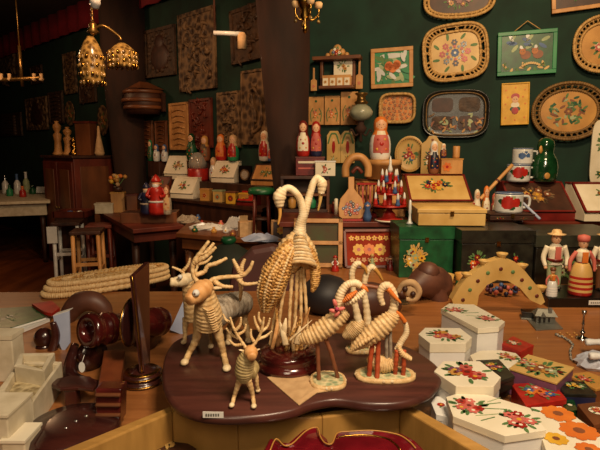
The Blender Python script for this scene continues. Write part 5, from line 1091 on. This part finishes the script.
# stools
def stool(name, label, px, Y, w, z, m, seatm, back=False):
    t = T(name, label, 'stool', (P(px, 240, Y).x, Y, 0), (0, 0, .2)); b = MB(); b.box((0, 0, z - .015), (w, w, .03), seatm); b.build('seat', t, bevel=.006)
    for x in (-1, 1):
        for y in (-1, 1): b = MB(); b.tube([(x * w * .44, y * w * .44, 0), (x * w * .40, y * w * .40, z - .03)], .018, m, 8); b.build('leg', t)
    for x in (-1, 1): b = MB(); b.box((x * w * .42, 0, z * .55), (.014, w * .8, .03), m); b.box((0, x * w * .42, z * .62), (w * .8, .014, .03), m); b.build('stretcher', t)
    if back: b = MB(); b.box((-w * .45, -w * .5, z * .86), (w * .35, .02, .16), m); b.build('side_board', t, bevel=.004)
stool('white_stool', 'tall white-painted stool with a side board, left of the light wooden stool', 69, 5.0, .26, .80, enamel, dwood, True)
stool('wooden_stool', 'tall light wooden stool with a dark seat near the dark table', 88, 4.6, .26, .78, lwood, dwood)
stool('wooden_stool', 'dark reddish stool just behind the light wooden stool', 101, 4.95, .24, .78, redwood, redwood)
t = T('open_drawer_box', 'open shallow dark wooden box holding odds and ends behind the stools', 'box', G(72, 216, .84)); t.location.y = 5.4; t.location.x = P(75, 215, 5.4).x; t.location.z = .80 - .0
b = MB(); b.box((0, 0, -.4), (.30, .28, .8), dwood); b.build('body', t); b = MB(); 
for x, y, A, B in ((0, .14, .32, .02), (0, -.14, .32, .02), (.16, 0, .02, .3), (-.16, 0, .02, .3)): b.box((x, y, .03), (A, B, .06), redwood)
b.build('rim', t); b = MB(); q = random.Random(1)
for i in range(7): b.ball((q.uniform(-.1, .1), q.uniform(-.08, .08), .03), (.04, .02, .02), [blue, brass, ochre, enamel][i % 4], 8, 5, Matrix.Rotation(i, 3, 'Z'))
b.build('trinkets', t)
# on the dark table
def onp(px, py, z=.85): return G(px, py, z)
t = T('tray_box', 'low open reddish wooden tray box at the front of the dark table', 'box', G(150, 222, .85), (0, 0, .10)); w, d = .47, .22
b = MB(); b.box((0, .05, .01), (w, d, .02), redwood); 
for x, y, A, B in ((0, .05 + d / 2, w, .015), (0, .05 - d / 2, w, .015), (w / 2, .05, .015, d), (-w / 2, .05, .015, d)): b.box((x, y, .045), (A, B, .09), mwood)
b.build('body', t, bevel=.003); b = MB(); b.box((0, .05, .085), (w * .97, d * .93, .008), dwood); b.build('lid', t)
z2 = .85 + .09
def santa(label, loc, h, m, m2):
    t = T('painted_doll', label, 'doll', loc); b = MB(); b.lathe([(h * .19, 0), (h * .21, h * .08), (h * .2, h * .3), (h * .15, h * .5), (h * .17, h * .56), (h * .15, h * .66), (h * .10, h * .7)], m, 20); b.ball((0, -h * .01, h * .77), h * .105, skin, 12, 8); b.ball((0, -h * .07, h * .71), (h * .085, h * .06, h * .085), m2, 10, 6)
    b.lathe([(h * .205, h * .30), (h * .215, h * .33), (h * .2, h * .35)], m2, 20); b.build('body', t); b = MB(); b.lathe([(h * .11, h * .8), (h * .12, h * .84), (h * .11, h * .87), (h * .06, h * .95), (0, h)], m, 16); b.build('hat', t)
    for k in (-1, 1): b = MB(); b.tube([(k * h * .15, 0, h * .64), (k * h * .22, -h * .05, h * .48), (k * h * .12, -h * .16, h * .45)], h * .045, m, 8); b.build('arm', t)
santa('bright red standing doll with white trim on the tray box', (P(158, 208, 4.45).x, 4.42, z2), 40 * 4.45 / F, red, enamel)
santa('dark blue-black standing doll with a grey front, left of the red doll', (P(147, 208, 4.45).x, 4.45, z2), 32 * 4.45 / F, navy, strawg)
matry('nesting_doll', 'dull brown and cream nesting doll right of the bright red doll', (P(168, 208, 4.45).x, 4.42, z2), 30 * 4.45 / F, strawg, brownleg, clothb, .04)
for i, (x, y, w, h, m, m2, lb) in enumerate(((119, 212, 13, 19, lwood, ochre, 'upright light wooden box on the dark table with flowers above it'), (133, 213, 10, 18, mwood, redwood, 'upright brown wooden box between the light box and the dark doll'), (105, 213, 17, 9, palew, palew, 'low pale box at the back corner of the dark table'))):
    p = G(x, y, .85); s = p.y / F; t = T('wooden_box', lb, 'box', p, (0, 0, .2)); b = MB(); b.box((0, 0, h * s / 2), (w * s, .12, h * s), m); b.build('body', t, bevel=.004); b = MB(); b.box((0, 0, h * s + .006), (w * s + .01, .13, .014), m2); b.build('lid', t)
p = G(119, 212, .85); s = p.y / F; t = T('dried_flowers', 'bunch of dried orange and tan flowers on the upright light box', 'flowers', (p.x, p.y, .85 + 19 * s + .013)); q = random.Random(6)
b = MB(); b.lathe([(.035, 0), (.05, .03), (.04, .06), (.03, .06)], dwood, 14); b.build('pot', t)
b = MB()
for i in range(22): a = q.random() * 6.28; r_ = q.random() * .10; z = .08 + q.random() * .09; b.tube([(0, 0, .05), (r_ * math.cos(a), r_ * math.sin(a), z)], .004, lgreen, 4, sub=1); b.ball((r_ * math.cos(a), r_ * math.sin(a), z), .022, [ochre, orange, clothb, yellow][i % 4], 7, 5)
b.build('blossoms', t)
# second tier against the left wall
t = T('upper_step', 'upper dark wooden step along the left wall under the carvings', 'display step', (-.7, 4.7, 0)); z3 = ZL2
b = MB(Matrix.Translation((.7, -4.7, 0))); b.prism([lpt(158, .20), lpt(270, .20), lpt(276, .01), lpt(148, .01)], ZL1 + .002, z3, dwood); b.build('step_block', t, bevel=.003)
def lw(px, tier, off=.0):
    p = lpt(px, (.28 if tier == 1 else .10) + off); return V((p.x, p.y, ZL1 + .001 if tier == 1 else z3 + .001))
DF = lambda cols, sd: (lambda b, w, h, z: b.bouquet(0, 0, z, w * .5, h * .5, cols, 5, sd, .0012))
for i, (x, tier, w, h, m, ml, cols, lb) in enumerate((
  (181, 2, 30, 22, cream, cream, [ochre, brownleg], 'cream slanted box with a faint ochre pattern, upper left under the light board'),
  (186, 1, 28, 20, cream, cream, [red, lgreen, orange], 'cream slanted box with a red and green flower, on the lower step'),
  (227, 2, 27, 20, cream, cream, [orange, red], 'cream slanted box with a large orange flower, upper step'),
  (268, 2, 30, 20, lwood, lwood, [lgreen, ochre], 'plain wooden slanted box with a green wreath beside the post'),
  (249, 1, 20, 14, dred, red, [red], 'bright red slanted box on the lower step next to the green stand'))):
    p = lw(x, tier); s = p.y / F; slant('slant_box', lb, p, w * s, .15, h * s, m, ml, dwood if m != cream else cream, DF(cols, i + 2), rz=-.45)
p = lw(246, 2); s = p.y / F; t = T('round_plaque', 'black square plaque with a pale round picture on the upper step', 'plaque', p + V((0, -.03, 0)), (0, 0, -.5)); b = MB(); b.box((0, 0, 9 * s), (15 * s, .02, 18 * s), black); b.build('backing', t); b = MB(Matrix.Translation((0, -.012, 9 * s)) @ Matrix.Rotation(R(90), 4, 'X')); b.disc(0, 0, .001, 5.5 * s, carve, n=24); b.disc(0, 0, .002, 4 * s, strawg, n=24); b.build('round_picture', t)
p = lw(198, 1, .08); p = lw(199, 2, .02); s = p.y / F; t = T('glass_dome', 'glass dome with a red drum base on the upper step', 'dome', p + V((0, -.02, 0))); b = MB(); b.lathe([(10 * s, 0), (10.5 * s, 2 * s), (10.5 * s, 11 * s), (9.5 * s, 12 * s), (0, 12 * s)], red, 26); b.build('base', t)
gl = mat('clear_glass', (.8, .75, .65), .08, trans=.6); b = MB(); b.lathe([(8.5 * s, 12 * s), (9 * s, 17 * s), (7.5 * s, 23 * s), (4 * s, 27 * s), (0, 28 * s)], gl, 24); b.build('dome_glass', t)
b = MB(); b.ball((0, 0, 17 * s), (5 * s, 5 * s, 5 * s), ochre, 10, 8); b.build('flower_inside', t)
for i, (x, tier, h, r_, m, m2, m3, lb) in enumerate((
  (193, 2, 27, 5.5, green, dgreen, green, 'dark green glossy nesting doll behind the glass dome'),
  (206, 2, 25, 5.5, brownleg, ochre, carve, 'brown dull nesting doll right of the glass dome'),
  (214, 2, 24, 4.5, strawg, clothb, enamel, 'pale grey nesting doll before the reddish carving'),
  (222, 2, 26, 6, red, orange, orange, 'orange-red round nesting doll behind the orange flower box'),
  (234, 2, 26, 6, pgreen, clothb, red, 'teal and red nesting doll beside the orange-red one'),
  (265, 2, 30, 6, enamel, cream, red, 'white nesting doll with red dress close to the tree-like post'),
  (272, 2, 19, 4, blue, cream, rose, 'small blue nesting doll touching the post'),
  (158, 2, 17, 3.5, enamel, blue, enamel, 'tiny white and blue doll on the upper step, left one of a pair'),
  (166, 2, 17, 3.5, enamel, blue, enamel, 'tiny white and blue doll on the upper step, right one of a pair'),
  (152, 2, 21, 3, green, pgreen, green, 'slim green doll at the far end of the upper step'))):
    p = lw(x, tier, -.03 if i in (0, 1, 7, 8, 9) else -.045 if i != 2 else 0); s = p.y / F
    lift = {0: .20, 1: .20, 2: 0, 3: .208, 4: .208, 5: .213, 6: .213, 7: .18, 8: .18, 9: .18}[i]; p.z += lift
    p -= V((NL.x, NL.y, 0)) * .0
    matry('nesting_doll', lb, p, h * s, m, m2, m3, r_ * s, 'nesting dolls on the left wall step', rz=-.3)
for (x, w_, h_, lb) in ((159, .24, .178, 'plain dark wooden block raising three tiny dolls at the far end of the upper step'), (199.5, .26, .198, 'plain dark wooden block behind the glass dome carrying two dolls')):
    p = lw(x, 2, -.03); t = T('display_block', lb, 'block', p, (0, 0, PHL)); b = MB(); b.box((0, 0, h_ / 2), (w_, .12, h_), dwood); b.build('body', t, bevel=.004); b = MB(); b.box((0, 0, h_ - .002), (w_ + .01, .125, .004), redwood); b.build('top_board', t)
p = lw(161, 1, -.02); s = p.y / F; slant('slant_box', 'reddish dark slanted box below the tiny white and blue dolls', p, 24 * s, .15, 18 * s, redwood, redwood, dwood, DF([orange, red], 9), rz=-.45)
# ochre little boxes in a row, green topped stand
for i, (x, m, m2, lb) in enumerate(((206, ochre, lwood, 'small ochre box with a light oval, first in the row at the step edge'), (219, ochrel, pale_g, 'small pale green and ochre box, second in the row at the step edge'), (232, yellow, brownleg, 'small yellow and brown box, third in the row at the step edge'), (245, ochre, yellow, 'small ochre box with a yellow spot, last in the row by the red box'))):
    p = lw(x, 1, .03); s = p.y / F; t = T('trinket_box', lb, 'box', p, (0, 0, -.4), 'row of small boxes at the step edge'); h = 11 * s; b = MB(); b.box((0, 0, h / 2), (11 * s, .06, h), m); b.M = Matrix.Translation((0, -.031, h / 2)) @ Matrix.Rotation(R(90), 4, 'X'); b.disc(0, 0, .001, 3 * s, m2, n=14); b.flower(0, 0, .002, 2 * s, red, yellow, 5, .001); b.build('body', t, bevel=.003); b = MB(); b.box((0, 0, h + .006), (11.6 * s, .066, .012), m2); b.build('lid', t)
c = G(262, 237, .851); s = c.y / F; t = T('green_stand', 'small four-legged stand with a bright green top beside the post', 'stand', c); hh = P(262, 187, c.y).z - c.z
b = MB(); b.lathe([(13 * s, hh - .05), (14 * s, hh - .04), (12.5 * s, hh - .008), (8 * s, hh), (0, hh)], green, 26); b.build('top', t)
for k in range(4): a = .785 + 1.571 * k; b = MB(); b.tube([(11 * s * math.cos(a), 11 * s * math.sin(a), 0), (9 * s * math.cos(a), 9 * s * math.sin(a), hh - .05)], .011, redwood, 8); b.build('leg', t)
b = MB(); b.lathe([(9 * s, hh * .35), (10 * s, hh * .36), (10 * s, hh * .39), (0, hh * .4)], dwood, 20); b.build('shelf', t)
# clutter on the table
def crumple(name, label, px, py, w, d, h, m, z=.85, seed=1, cat='paper'):
    q = random.Random(seed); c = G(px, py, z); b = MB(); N = 16; loops = []
    for k, zz in ((1, 0), (.95, .3), (.7, .75), (.35, 1), (.08, .8)): loops.append([(w / 2 * k * math.cos(6.283 * i / N) * q.uniform(.8, 1.15), d / 2 * k * math.sin(6.283 * i / N) * q.uniform(.8, 1.15), h * zz * q.uniform(.7, 1.2) if zz else 0) for i in range(N)])
    b.loft(loops, m, smooth=False); return tag(b.build(name, loc=c), label, cat)
crumple('crumpled_paper', 'crumpled grey-white paper at the left end of the cluttered table', 187, 222, .22, .14, .06, strawg, seed=2)
crumple('crumpled_paper', 'crumpled whitish paper in the middle of the cluttered table', 208, 229, .30, .16, .05, enamel, seed=3)
crumple('crumpled_paper', 'pointed heap of pale wrapping paper on the cluttered table', 236, 229, .26, .18, .09, enamel, seed=4)
crumple('white_cloth', 'rumpled white cloth at the near edge of the cluttered table beside the sack', 262, 241, .30, .08, .05, bluew, seed=5, cat='cloth')
q = random.Random(14)
for i, (x, y, m, lb) in enumerate(((195, 232, green, 'small green trinket'), (202, 226, red, 'small red trinket'), (214, 233, ochre, 'small ochre trinket'), (221, 226, pink, 'small pink trinket'), (226, 233, enamel, 'small white trinket'), (233, 236, brownleg, 'small brown trinket'), (243, 236, rose, 'small rose-coloured trinket'), (198, 219.5, blue, 'small blue trinket'))):
    p = G(x, y, .85); t = T('trinket', lb + ' lying among the papers on the cluttered table', 'trinket', p); b = MB(); b.lathe([(.02, 0), (.026, .012), (.018, .03), (.010, .034), (.012, .046), (0, .05)], m, 12); b.ball((.0, -.02, .02), .008, yellow, 6, 4); b.build('body', t)
dollfig('figurine', 'small white and red figurine on the table below the green stand', G(276, 238, .851), .12, red, enamel, red)
p = G(281, 241, .851); t = T('small_picture', 'small brown framed picture with a yellow flower standing behind the crane neck', 'picture', p, (R(80), 0, 0)); picture(lwood, dwood, lambda b, w, h, z: b.flower(0, 0, z, .03, yellow, orange, 7, .001), .12, .015)(t, .14, .15)
for ch in t.children: ch.location.y = .075
p = G(247, 236, .851); t = T('cardboard_box', 'small tan box with an angled flap near the white cloth', 'box', p, (0, 0, .3)); b = MB(); b.box((0, 0, .055), (.12, .08, .11), clothb); b.build('body', t); b = MB(); b.box((-.03, -.03, .13), (.06, .004, .06), clothb, rx=.3); b.build('flap', t)
# ================================================================ LEFT FOREGROUND
# stack of woven straw platters
pa, pb = G(44, 291, .88), G(166, 272, .88); c = (pa + pb) / 2; ang = math.atan2(pb.y - pa.y, pb.x - pa.x); Ln = (pb - pa).length
for k in range(3):
    z = ZC + .002 + k * .024; w = Ln * (1.06 - .03 * k); d = .205 - .012 * k
    t = T('straw_platter', ['bottom oblong woven straw platter of the stack at the back of the counter', 'middle oblong woven straw platter of the stack', 'top oblong woven straw platter of the stack with a braided surface'][k], 'platter', (c.x + .006 * k, c.y, z), (0, 0, ang), 'stack of woven straw platters')
    b = MB(); O = sup(w - .03, d - .03, 2.5, 60); b.tube([(x, y, .013) for x, y in O] + [(O[0][0], O[0][1], .013)], .0125, straw, 8, rib=.15, nrib=110, sub=440); b.build('rim', t)
    b = MB(); b.prism([(x, y) for x, y in sup(w - .04, d - .04, 2.5, 50)], .002, .014, strawd)
    for j in range(5):
        O = sup((w - .05) * (1 - .18 * j), (d - .05) * (1 - .2 * j), 2.4, 50); b.tube([(x, y, .018) for x, y in O] + [(O[0][0], O[0][1], .018)], .0078, straw if j % 2 else strawd, 7, rib=.25, nrib=int(80 * (1 - .18 * j)), sub=int(320 * (1 - .18 * j)))
    b.build('woven_panel', t)
# magazines
for k, (m, m2, lb, poly) in enumerate(((white, enamel, 'white-edged magazine underneath the green one at the left edge', [(-20, 330), (-4, 341), (50, 319), (38, 308)]), (mat('magazine_green', H('3f6a3e'), .3, H('1d3a22'), 'noise', 30), red, 'glossy green magazine with a red upper corner at the left edge', [(-20, 324), (-10, 334), (46, 317), (34, 306), (0, 308)]))):
    z = ZC + .012 + k * .012; pts = [G(x, y, z) for x, y in poly]; cc = sum(pts, V()) / len(pts); t = T('magazine', lb, 'magazine', (cc.x, cc.y, z - .011))
    p2 = [(p.x - cc.x, p.y - cc.y) for p in pts]; p2 = p2 if sum(p2[i - 1][0] * p2[i][1] - p2[i][0] * p2[i - 1][1] for i in range(len(p2))) > 0 else p2[::-1]
    b = MB(); b.prism([(x * .99, y * .99) for x, y in p2], .001, .009, white); b.build('pages', t); b = MB(); b.prism(p2, .009, .0105, m)
    if k: 
        for i in range(14): b.leaf(rnd.uniform(-.06, .04), rnd.uniform(-.03, .03), .011 + .0001 * i, .02, i, [enamel, pale_g, green][i % 3])
    b.build('cover', t)
b = MB(); O = [G(x, y, ZC + .028) for x, y in ((32, 306), (52, 303), (60, 310), (52, 316), (44, 314), (36, 309))]; cc = O[0].copy(); b.loft([[p - cc for p in O], [p - cc + V((0, 0, .012)) for p in O]][::1], red, smooth=False); tag(b.build('red_pouch', loc=cc - V((0, 0, .002))), 'flat bright red pouch on the corner of the magazines', 'pouch')
# pale wooden crates at the left edge
def crate(label, poly, zt_, zb, group='pale crates at the left edge', wall=.014):
    pts = [G(x, y, zt_) for x, y in poly]; cc = sum(pts, V()) / len(pts); t = T('pale_crate', label, 'crate', (cc.x, cc.y, zb), group=group); h = zt_ - zb
    p2 = [V((p.x - cc.x, p.y - cc.y)) for p in pts]
    if sum(p2[i - 1].x * p2[i].y - p2[i].x * p2[i - 1].y for i in range(len(p2))) < 0: p2 = p2[::-1]
    p3 = [p * (1 - wall / p.length * 1.4) for p in p2]; n = len(p2); b = MB()
    for i in range(n): b.prism([p2[i], p2[(i + 1) % n], p3[(i + 1) % n], p3[i]], 0, h, palew)
    b.build('sides', t, bevel=.002); b = MB(); b.prism(p3, .002, .012, palew); b.build('bottom_board', t)
    b = MB(); b.prism([p * .98 for p in p3], .012, h * .72, mat('sawdust', H('bfae86'), .9, H('8c7a55'), 'voronoi', 60, bump=.6)); b.build('filling', t)
crate('pale open crate with a tan filling, back one beside the dark round base', [(14, 366), (20, 353), (55, 352.5), (44, 371)], .945, ZC)
crate('low pale crate with one open corner touching the dark flat lid', [(20, 392), (30, 376), (63, 361), (64, 364), (36, 402)], .915, ZC) if False else None
crate('pale crate with a long slanting side, in front of the back one', [(-4, 392), (20, 360), (62, 361.5), (33, 402), (6, 414)], .925, ZC)
crate('tall pale crate standing at the left frame edge', [(-30, 342), (-28, 328), (2, 327), (17, 333), (14, 342)], 1.05, .95) if False else None
t = T('pale_box', 'tall closed pale box at the left edge, highest of the pale crates', 'box', (P(11, 331, 1.38).x - .05, 1.41, ZC)); b = MB(); hh = P(0, 331, 1.42).z - ZC; w = .05
b.box((0, 0, hh / 2 - .006), (w * 2, .06, hh - .012), palew); b.build('body', t, bevel=.003); b = MB(); b.box((0, 0, hh - .005), (w * 2 + .004, .064, .012), palew); b.build('lid', t)
t = T('pale_box', 'closed pale block-like box at the bottom left corner of the view', 'box', (P(2, 430, 1.05).x, 1.06, ZC)); b = MB(); hh = P(0, 406, 1.06).z - ZC
b.box((0, 0, hh / 2), (.075, .10, hh), palew); b.build('body', t, bevel=.003); b = MB(); b.box((0, 0, hh + .003), (.08, .104, .006), palew); b.build('lid', t)
t = T('pale_box', 'small white-topped pale box beside the dark round base at the bottom', 'box', G(22, 440, .88)); t.location.z = ZC; b = MB(); b.box((0, 0, .022), (.05, .07, .044), palew); b.build('body', t, bevel=.003); b = MB(); b.box((0, 0, .047), (.054, .074, .006), cream); b.build('lid', t)
# wooden cannon
A0 = P(87, 331, 1.42); B0 = P(163, 321, 1.66); ax = (B0 - A0); Lc = ax.length; Q = ax.normalized().to_track_quat('Z', 'Y').to_matrix(); r = .047
base = V((A0.x, A0.y, ZC)); t = T('toy_cannon', 'dark red varnished wooden cannon model with its barrel pointing left', 'cannon model', base)
o = A0 - base; b = MB(); pr = [(.5 * r, .01), (.62 * r, 0), (.98 * r, -.002), (1.06 * r, .008), (1.06 * r, .02), (.92 * r, .028), (.9 * r, .045), (1.02 * r, .05), (1.02 * r, .06), (.9 * r, .066), (1.0 * r, .072), (1.0 * r, .082), (.88 * r, .088), (.86 * r, Lc * .5), (.93 * r, Lc * .52), (.93 * r, Lc * .56), (.88 * r, Lc * .58), (.9 * r, Lc * .8), (1.02 * r, Lc * .83), (1.04 * r, Lc * .9), (.9 * r, Lc * .93), (1.0 * r, Lc * .96), (.9 * r, Lc), (.3 * r, Lc * 1.02), (0, Lc * 1.03)]
b.lathe([(.0, .05), (.48 * r, .05)] + pr, lacq, 36, o=o, Q=Q); b.build('barrel', t)
m0 = A0 + ax * .35 - base; 
b = MB(); ptop = [P(104, 350, 1.47), P(125, 350, 1.50), P(119, 391, 1.19), P(97, 391, 1.19)]; pp = [p - base for p in ptop]
b.loft([[p - V((0, 0, .035)) for p in pp], pp], mat('carriage_wood', H('8a4a2a'), .3, H('5a2c1a'), 'noise', 14, coat=.4), smooth=False); b.build('trail_beam', t, bevel=.003)
b = MB(); p2 = [P(95, 389, 1.14), P(121, 389, 1.14), P(120, 424, 1.125), P(96, 424, 1.125)]; b.loft([[p - base - V((0, 0, .0)) + V((0, .045, 0)) for p in p2], [p - base for p in p2]], lacq, smooth=False)
for i in range(3): b.box(P(108, 395 + i * 10, 1.128) - base, (.058, .01, .008), mwood)
b.build('front_block', t, bevel=.003)
for (px, py, Y, rr) in ((92, 352, 1.47, .045), (148, 352, 1.62, .055)):
    w0 = P(px, py, Y) - base; w0.z = rr; b = MB(); Qw = (ax.normalized().cross(V((0, 0, 1)))).to_track_quat('Z', 'Y').to_matrix()
    b.lathe([(rr * .3, -.014), (rr, -.012), (rr * 1.03, 0), (rr, .012), (rr * .3, .014), (0, .02)], lacq2, 26, o=w0, Q=Qw); b.lathe([(0, -.03), (rr * .25, -.028), (rr * .3, -.014)], lacq, 16, o=w0, Q=Qw); b.build('wheel', t)
b = MB(); b.tube([P(75, 345, 1.46) - base, P(70, 375, 1.38) - base, P(97, 385, 1.33) - base], [.012, .02, .012], lacq2, 8); b.build('side_bracket', t)
# dark figures behind the barrel
l = L(72, 328, ZC); b = MB(); b.tube([l(58, 330, 0), l(62, 318, 0), l(72, 308, .0), l(86, 307, 0), l(97, 315, .0), l(99, 326, 0)], [.02, .035, .04, .038, .03, .02], brownl, 12); t = T('carved_bear', 'lumpy dark brown carved animal behind the cannon barrel under the straw platters', 'wood carving', l.o + V((0, .07, 0))); b.build('body', t); b = MB(); b.ball(l(70, 303, 0), (.012, .01, .014), brownl, 8, 6); b.ball(l(84, 302, 0), (.012, .01, .014), brownl, 8, 6); b.build('ear', t)
l = L(60, 350, ZC); b = MB(); q0 = [l(53, 316, 0), l(69, 311, 0), l(70, 343, 0), l(63, 353, 0), l(58, 340, 0)]; b.loft([[p + V((0, .006, 0)) for p in q0], q0], bluew, smooth=False); b.loft([[p + V((0, .03, .0)) for p in (q0[0], q0[1])] + [q0[1], q0[0]], [p + V((0, .03, .002)) for p in (q0[0], q0[1])] + [q0[1] + V((0, 0, .002)), q0[0] + V((0, 0, .002))]], white, smooth=False)
tag(b.build('folded_card', loc=l.o), 'pale blue-grey folded card left of the cannon muzzle', 'card')
l = L(44, 350, ZC); b = MB(); b.ball(l(44, 338, .03), (.032, .03, .035), lacq2, 14, 10); b.tube([l(52, 352, .0), l(56, 335, .0), l(53, 322, 0)], [.016, .014, .01], lacq2, 8); b.ball(l(44, 347, .03), (.028, .028, .02), lacq2, 12, 8); tag(b.build('dark_knob_figure', loc=l.o), 'small dark brown rounded figure between the back crate and the blue-grey card', 'ornament')
# dark round base with studs and lid-like spoon
c = G(73, 424, ZC + .03); t = T('round_stand', 'large dark red-brown round wooden stand with three bright studs', 'stand', (c.x, c.y, ZC)); rr = .104
b = MB(); b.lathe([(rr * .9, 0), (rr, .008), (rr, .022), (rr * .93, .032), (rr * .5, .038), (0, .038)], lacq2, 48); b.build('base', t)
for x, y in ((66, 428), (76, 421), (86, 416)): b = MB(); b.ball(G(x, y, ZC + .038) - V((c.x, c.y, ZC)), (.005, .004, .003), silver, 8, 6); b.build('stud', t)
l = L(72, 386, .90); b = MB(); pts = [G(x, y, .905) - l.o for x, y in ((50, 384), (57, 378), (72, 375), (90, 376), (98, 382), (93, 389), (78, 387), (60, 388))]; b.loft([[p - V((0, 0, .010)) for p in pts], pts], lacq2, smooth=False); b.box((0, 0, -.03), (.03, .03, .05), lacq2)
t = T('leaf_dish', 'flat dark leaf-shaped wooden dish between the crates and the cannon', 'dish', l.o); b.build('plate', t, bevel=.003)
c = P(82, 367, 1.34); t = T('price_tag', 'small white oval tag hanging on the cannon side', 'tag', c); b = MB(Matrix.Rotation(R(90), 4, 'X')); b.disc(0, 0, .002, .0085, white, .015, 18); b.disc(0, 0, -.0, .0085, white, .015, 18); b.build('card', t); b = MB(); b.tube([(0, 0, .012), (.004, .01, .03)], .001, white, 4); b.build('string', t)
# dark disc stand with gold rims
c = G(143, 382, ZC); t = T('mirror_stand', 'dark upright panel and disc with gold rims on a ringed round foot', 'stand', c); s = c.y / F
b = MB(); b.lathe([(21 * s, 0), (22 * s, .004), (22 * s, .010), (20 * s, .014), (18 * s, .018), (20.5 * s, .022), (20.5 * s, .029), (18 * s, .034), (10 * s, .038), (5 * s, .05), (0, .05)], lacq2, 36)
for z, r_ in ((.007, 22.3), (.0255, 20.8), (.0345, 17.5)): b.lathe([(r_ * s, z - .0018), (r_ * s + .0016, z), (r_ * s, z + .0018)], gold, 36)
b.build('base', t)
lc = lambda x, y, dy: P(x, y, c.y + dy) - c
f1 = [lc(132, 276, -.03), lc(147, 262, .07), lc(148, 368, .07), lc(142, 372, -.03)]; nrm = V((.006, .002, 0)); b = MB(); b.loft([[p - nrm for p in f1], [p + nrm for p in f1]], lacq2, smooth=False)
b.tube([lc(132, 276, -.032), lc(137, 320, -.032), lc(142, 372, -.032)], .0022, gold, 6); b.build('upright_panel', t)
b = MB(); cen = lc(134, 322, .02); dirv = (f1[1] - f1[0]); dirv.z = 0; dirv.normalize(); nn = V((dirv.y, -dirv.x, 0)); Qd = nn.to_track_quat('Z', 'Y').to_matrix(); cen -= V((.008, 0, 0)); RD = .125
b.lathe([(0, -.006), (RD * .9, -.006), (RD, 0), (RD * .9, .006), (0, .006)], lacq2, 48, o=cen, Q=Qd, sx=.62 if False else 1, sy=1) if False else b.lathe([(0, -.005), (.062, -.005), (.066, 0), (.062, .005), (0, .005)], lacq2, 48, o=cen, Q=Qd, sy=1.0)
b.build('disc', t)
b = MB(); pts = [cen + Qd @ V((.066 * math.cos(6.283 * k / 40), .066 * math.sin(6.283 * k / 40), 0)) for k in range(41)]; b.tube(pts, .0025, gold, 6, sub=80); b.build('disc_rim', t)
# red lacquered carving lying in the bin
l = L(350, 446, .83); o = G(348, 440, .845); t = T('lacquered_carving', 'glossy dark red lacquered carving with a notch and pale inlaid lines in the bin', 'wood carving', (o.x, o.y, .802))
out = [(262, 452), (269, 439), (278, 446), (287, 444), (303, 430), (315, 427), (318, 436), (323, 443), (331, 444), (337, 433), (350, 431), (377, 430), (403, 434), (416, 441), (424, 449), (432, 462), (420, 490), (350, 495), (280, 490)]
pp = [G(x, y, .882) - V((o.x, o.y, .882)) for x, y in out]; cc = sum(pp, V()) / len(pp); b = MB(); redl = mat('wine_red_lacquer', H('7c1620'), .12, H('4a0c12'), 'noise', 12, coat=1)
b.loft([[(cc.x + (p.x - cc.x) * k, cc.y + (p.y - cc.y) * k, z) for p in pp] for k, z in ((.7, 0), (.85, .02), (.98, .06), (1, .078), (.97, .082), (.84, .076), (.5, .074))], redl, smooth=False); b.build('body', t, bevel=.004)
b = MB(); b.tube([(cc.x + (p.x - cc.x) * .90, cc.y + (p.y - cc.y) * .93, .0815) for p in pp[:15]], .0016, ochre, 5, sub=90); b.tube([(cc.x + (p.x - cc.x) * .72, cc.y + (p.y - cc.y) * .78, .0765) for p in pp[9:15]], .0022, gold, 5, sub=40); b.build('inlay', t)
o = G(163, 446, .83); t = T('carved_tile', 'dark carved wooden tile with pale raised leaves in the bin corner', 'wood carving', (o.x, o.y, .802))
pp = [G(x, y, .83) - V((o.x, o.y, .83)) for x, y in ((128, 452), (170, 432), (196, 448), (180, 470), (130, 475))]; b = MB(); b.prism([(p.x, p.y) for p in pp][::-1], 0, .028, dwood); b.build('body', t, bevel=.002)
b = MB(); q = random.Random(4)
for i in range(12): b.leaf(q.uniform(-.03, .025), q.uniform(-.025, .02), .0288 + .0003 * i, .02, q.random() * 6, ochrel)
b.build('raised_leaves', t)
# ================================================================ LIGHT
scn.view_settings.view_transform = 'Standard'; scn.view_settings.exposure = 0
w = bpy.data.worlds.new('world'); scn.world = w; w.use_nodes = True
w.node_tree.nodes['Background'].inputs['Color'].default_value = (.30, .16, .09, 1); w.node_tree.nodes['Background'].inputs['Strength'].default_value = .10
def light(name, kind, loc, aim, e, col, size=.3, spot=None, blend=.6):
    ld = bpy.data.lights.new(name, kind); ld.energy = e; ld.color = col
    if kind == 'AREA': ld.size = size
    else: ld.shadow_soft_size = size
    if spot: ld.spot_size = R(spot); ld.spot_blend = blend
    o = bpy.data.objects.new(name, ld); C.objects.link(o); o.location = loc
    o.rotation_euler = (V(aim) - V(loc)).to_track_quat('-Z', 'Y').to_euler(); return o
WARM = (1, .68, .36); WARM2 = (1, .56, .28)
light('counter_lamp', 'AREA', (.5, .2, 2.6), (.15, 1.5, .85), 48, (1, .77, .52), .5)
light('wall_lamp_light', 'SPOT', (1.0, 1.6, 3.1), (.9, 3.6, 1.4), 170, WARM, .15, 100)
light('left_lamp', 'SPOT', (-.9, 3.0, 3.0), (-1.2, 5.2, 1.1), 110, WARM2, .12, 95)
light('far_lamp', 'POINT', (-3.2, 5.4, 2.7), (0, 0, 0), 22, WARM2, .15)
light('front_fill', 'AREA', (-.2, -.5, 2.1), (.0, 1.2, .8), 9, (1, .78, .52), .6)
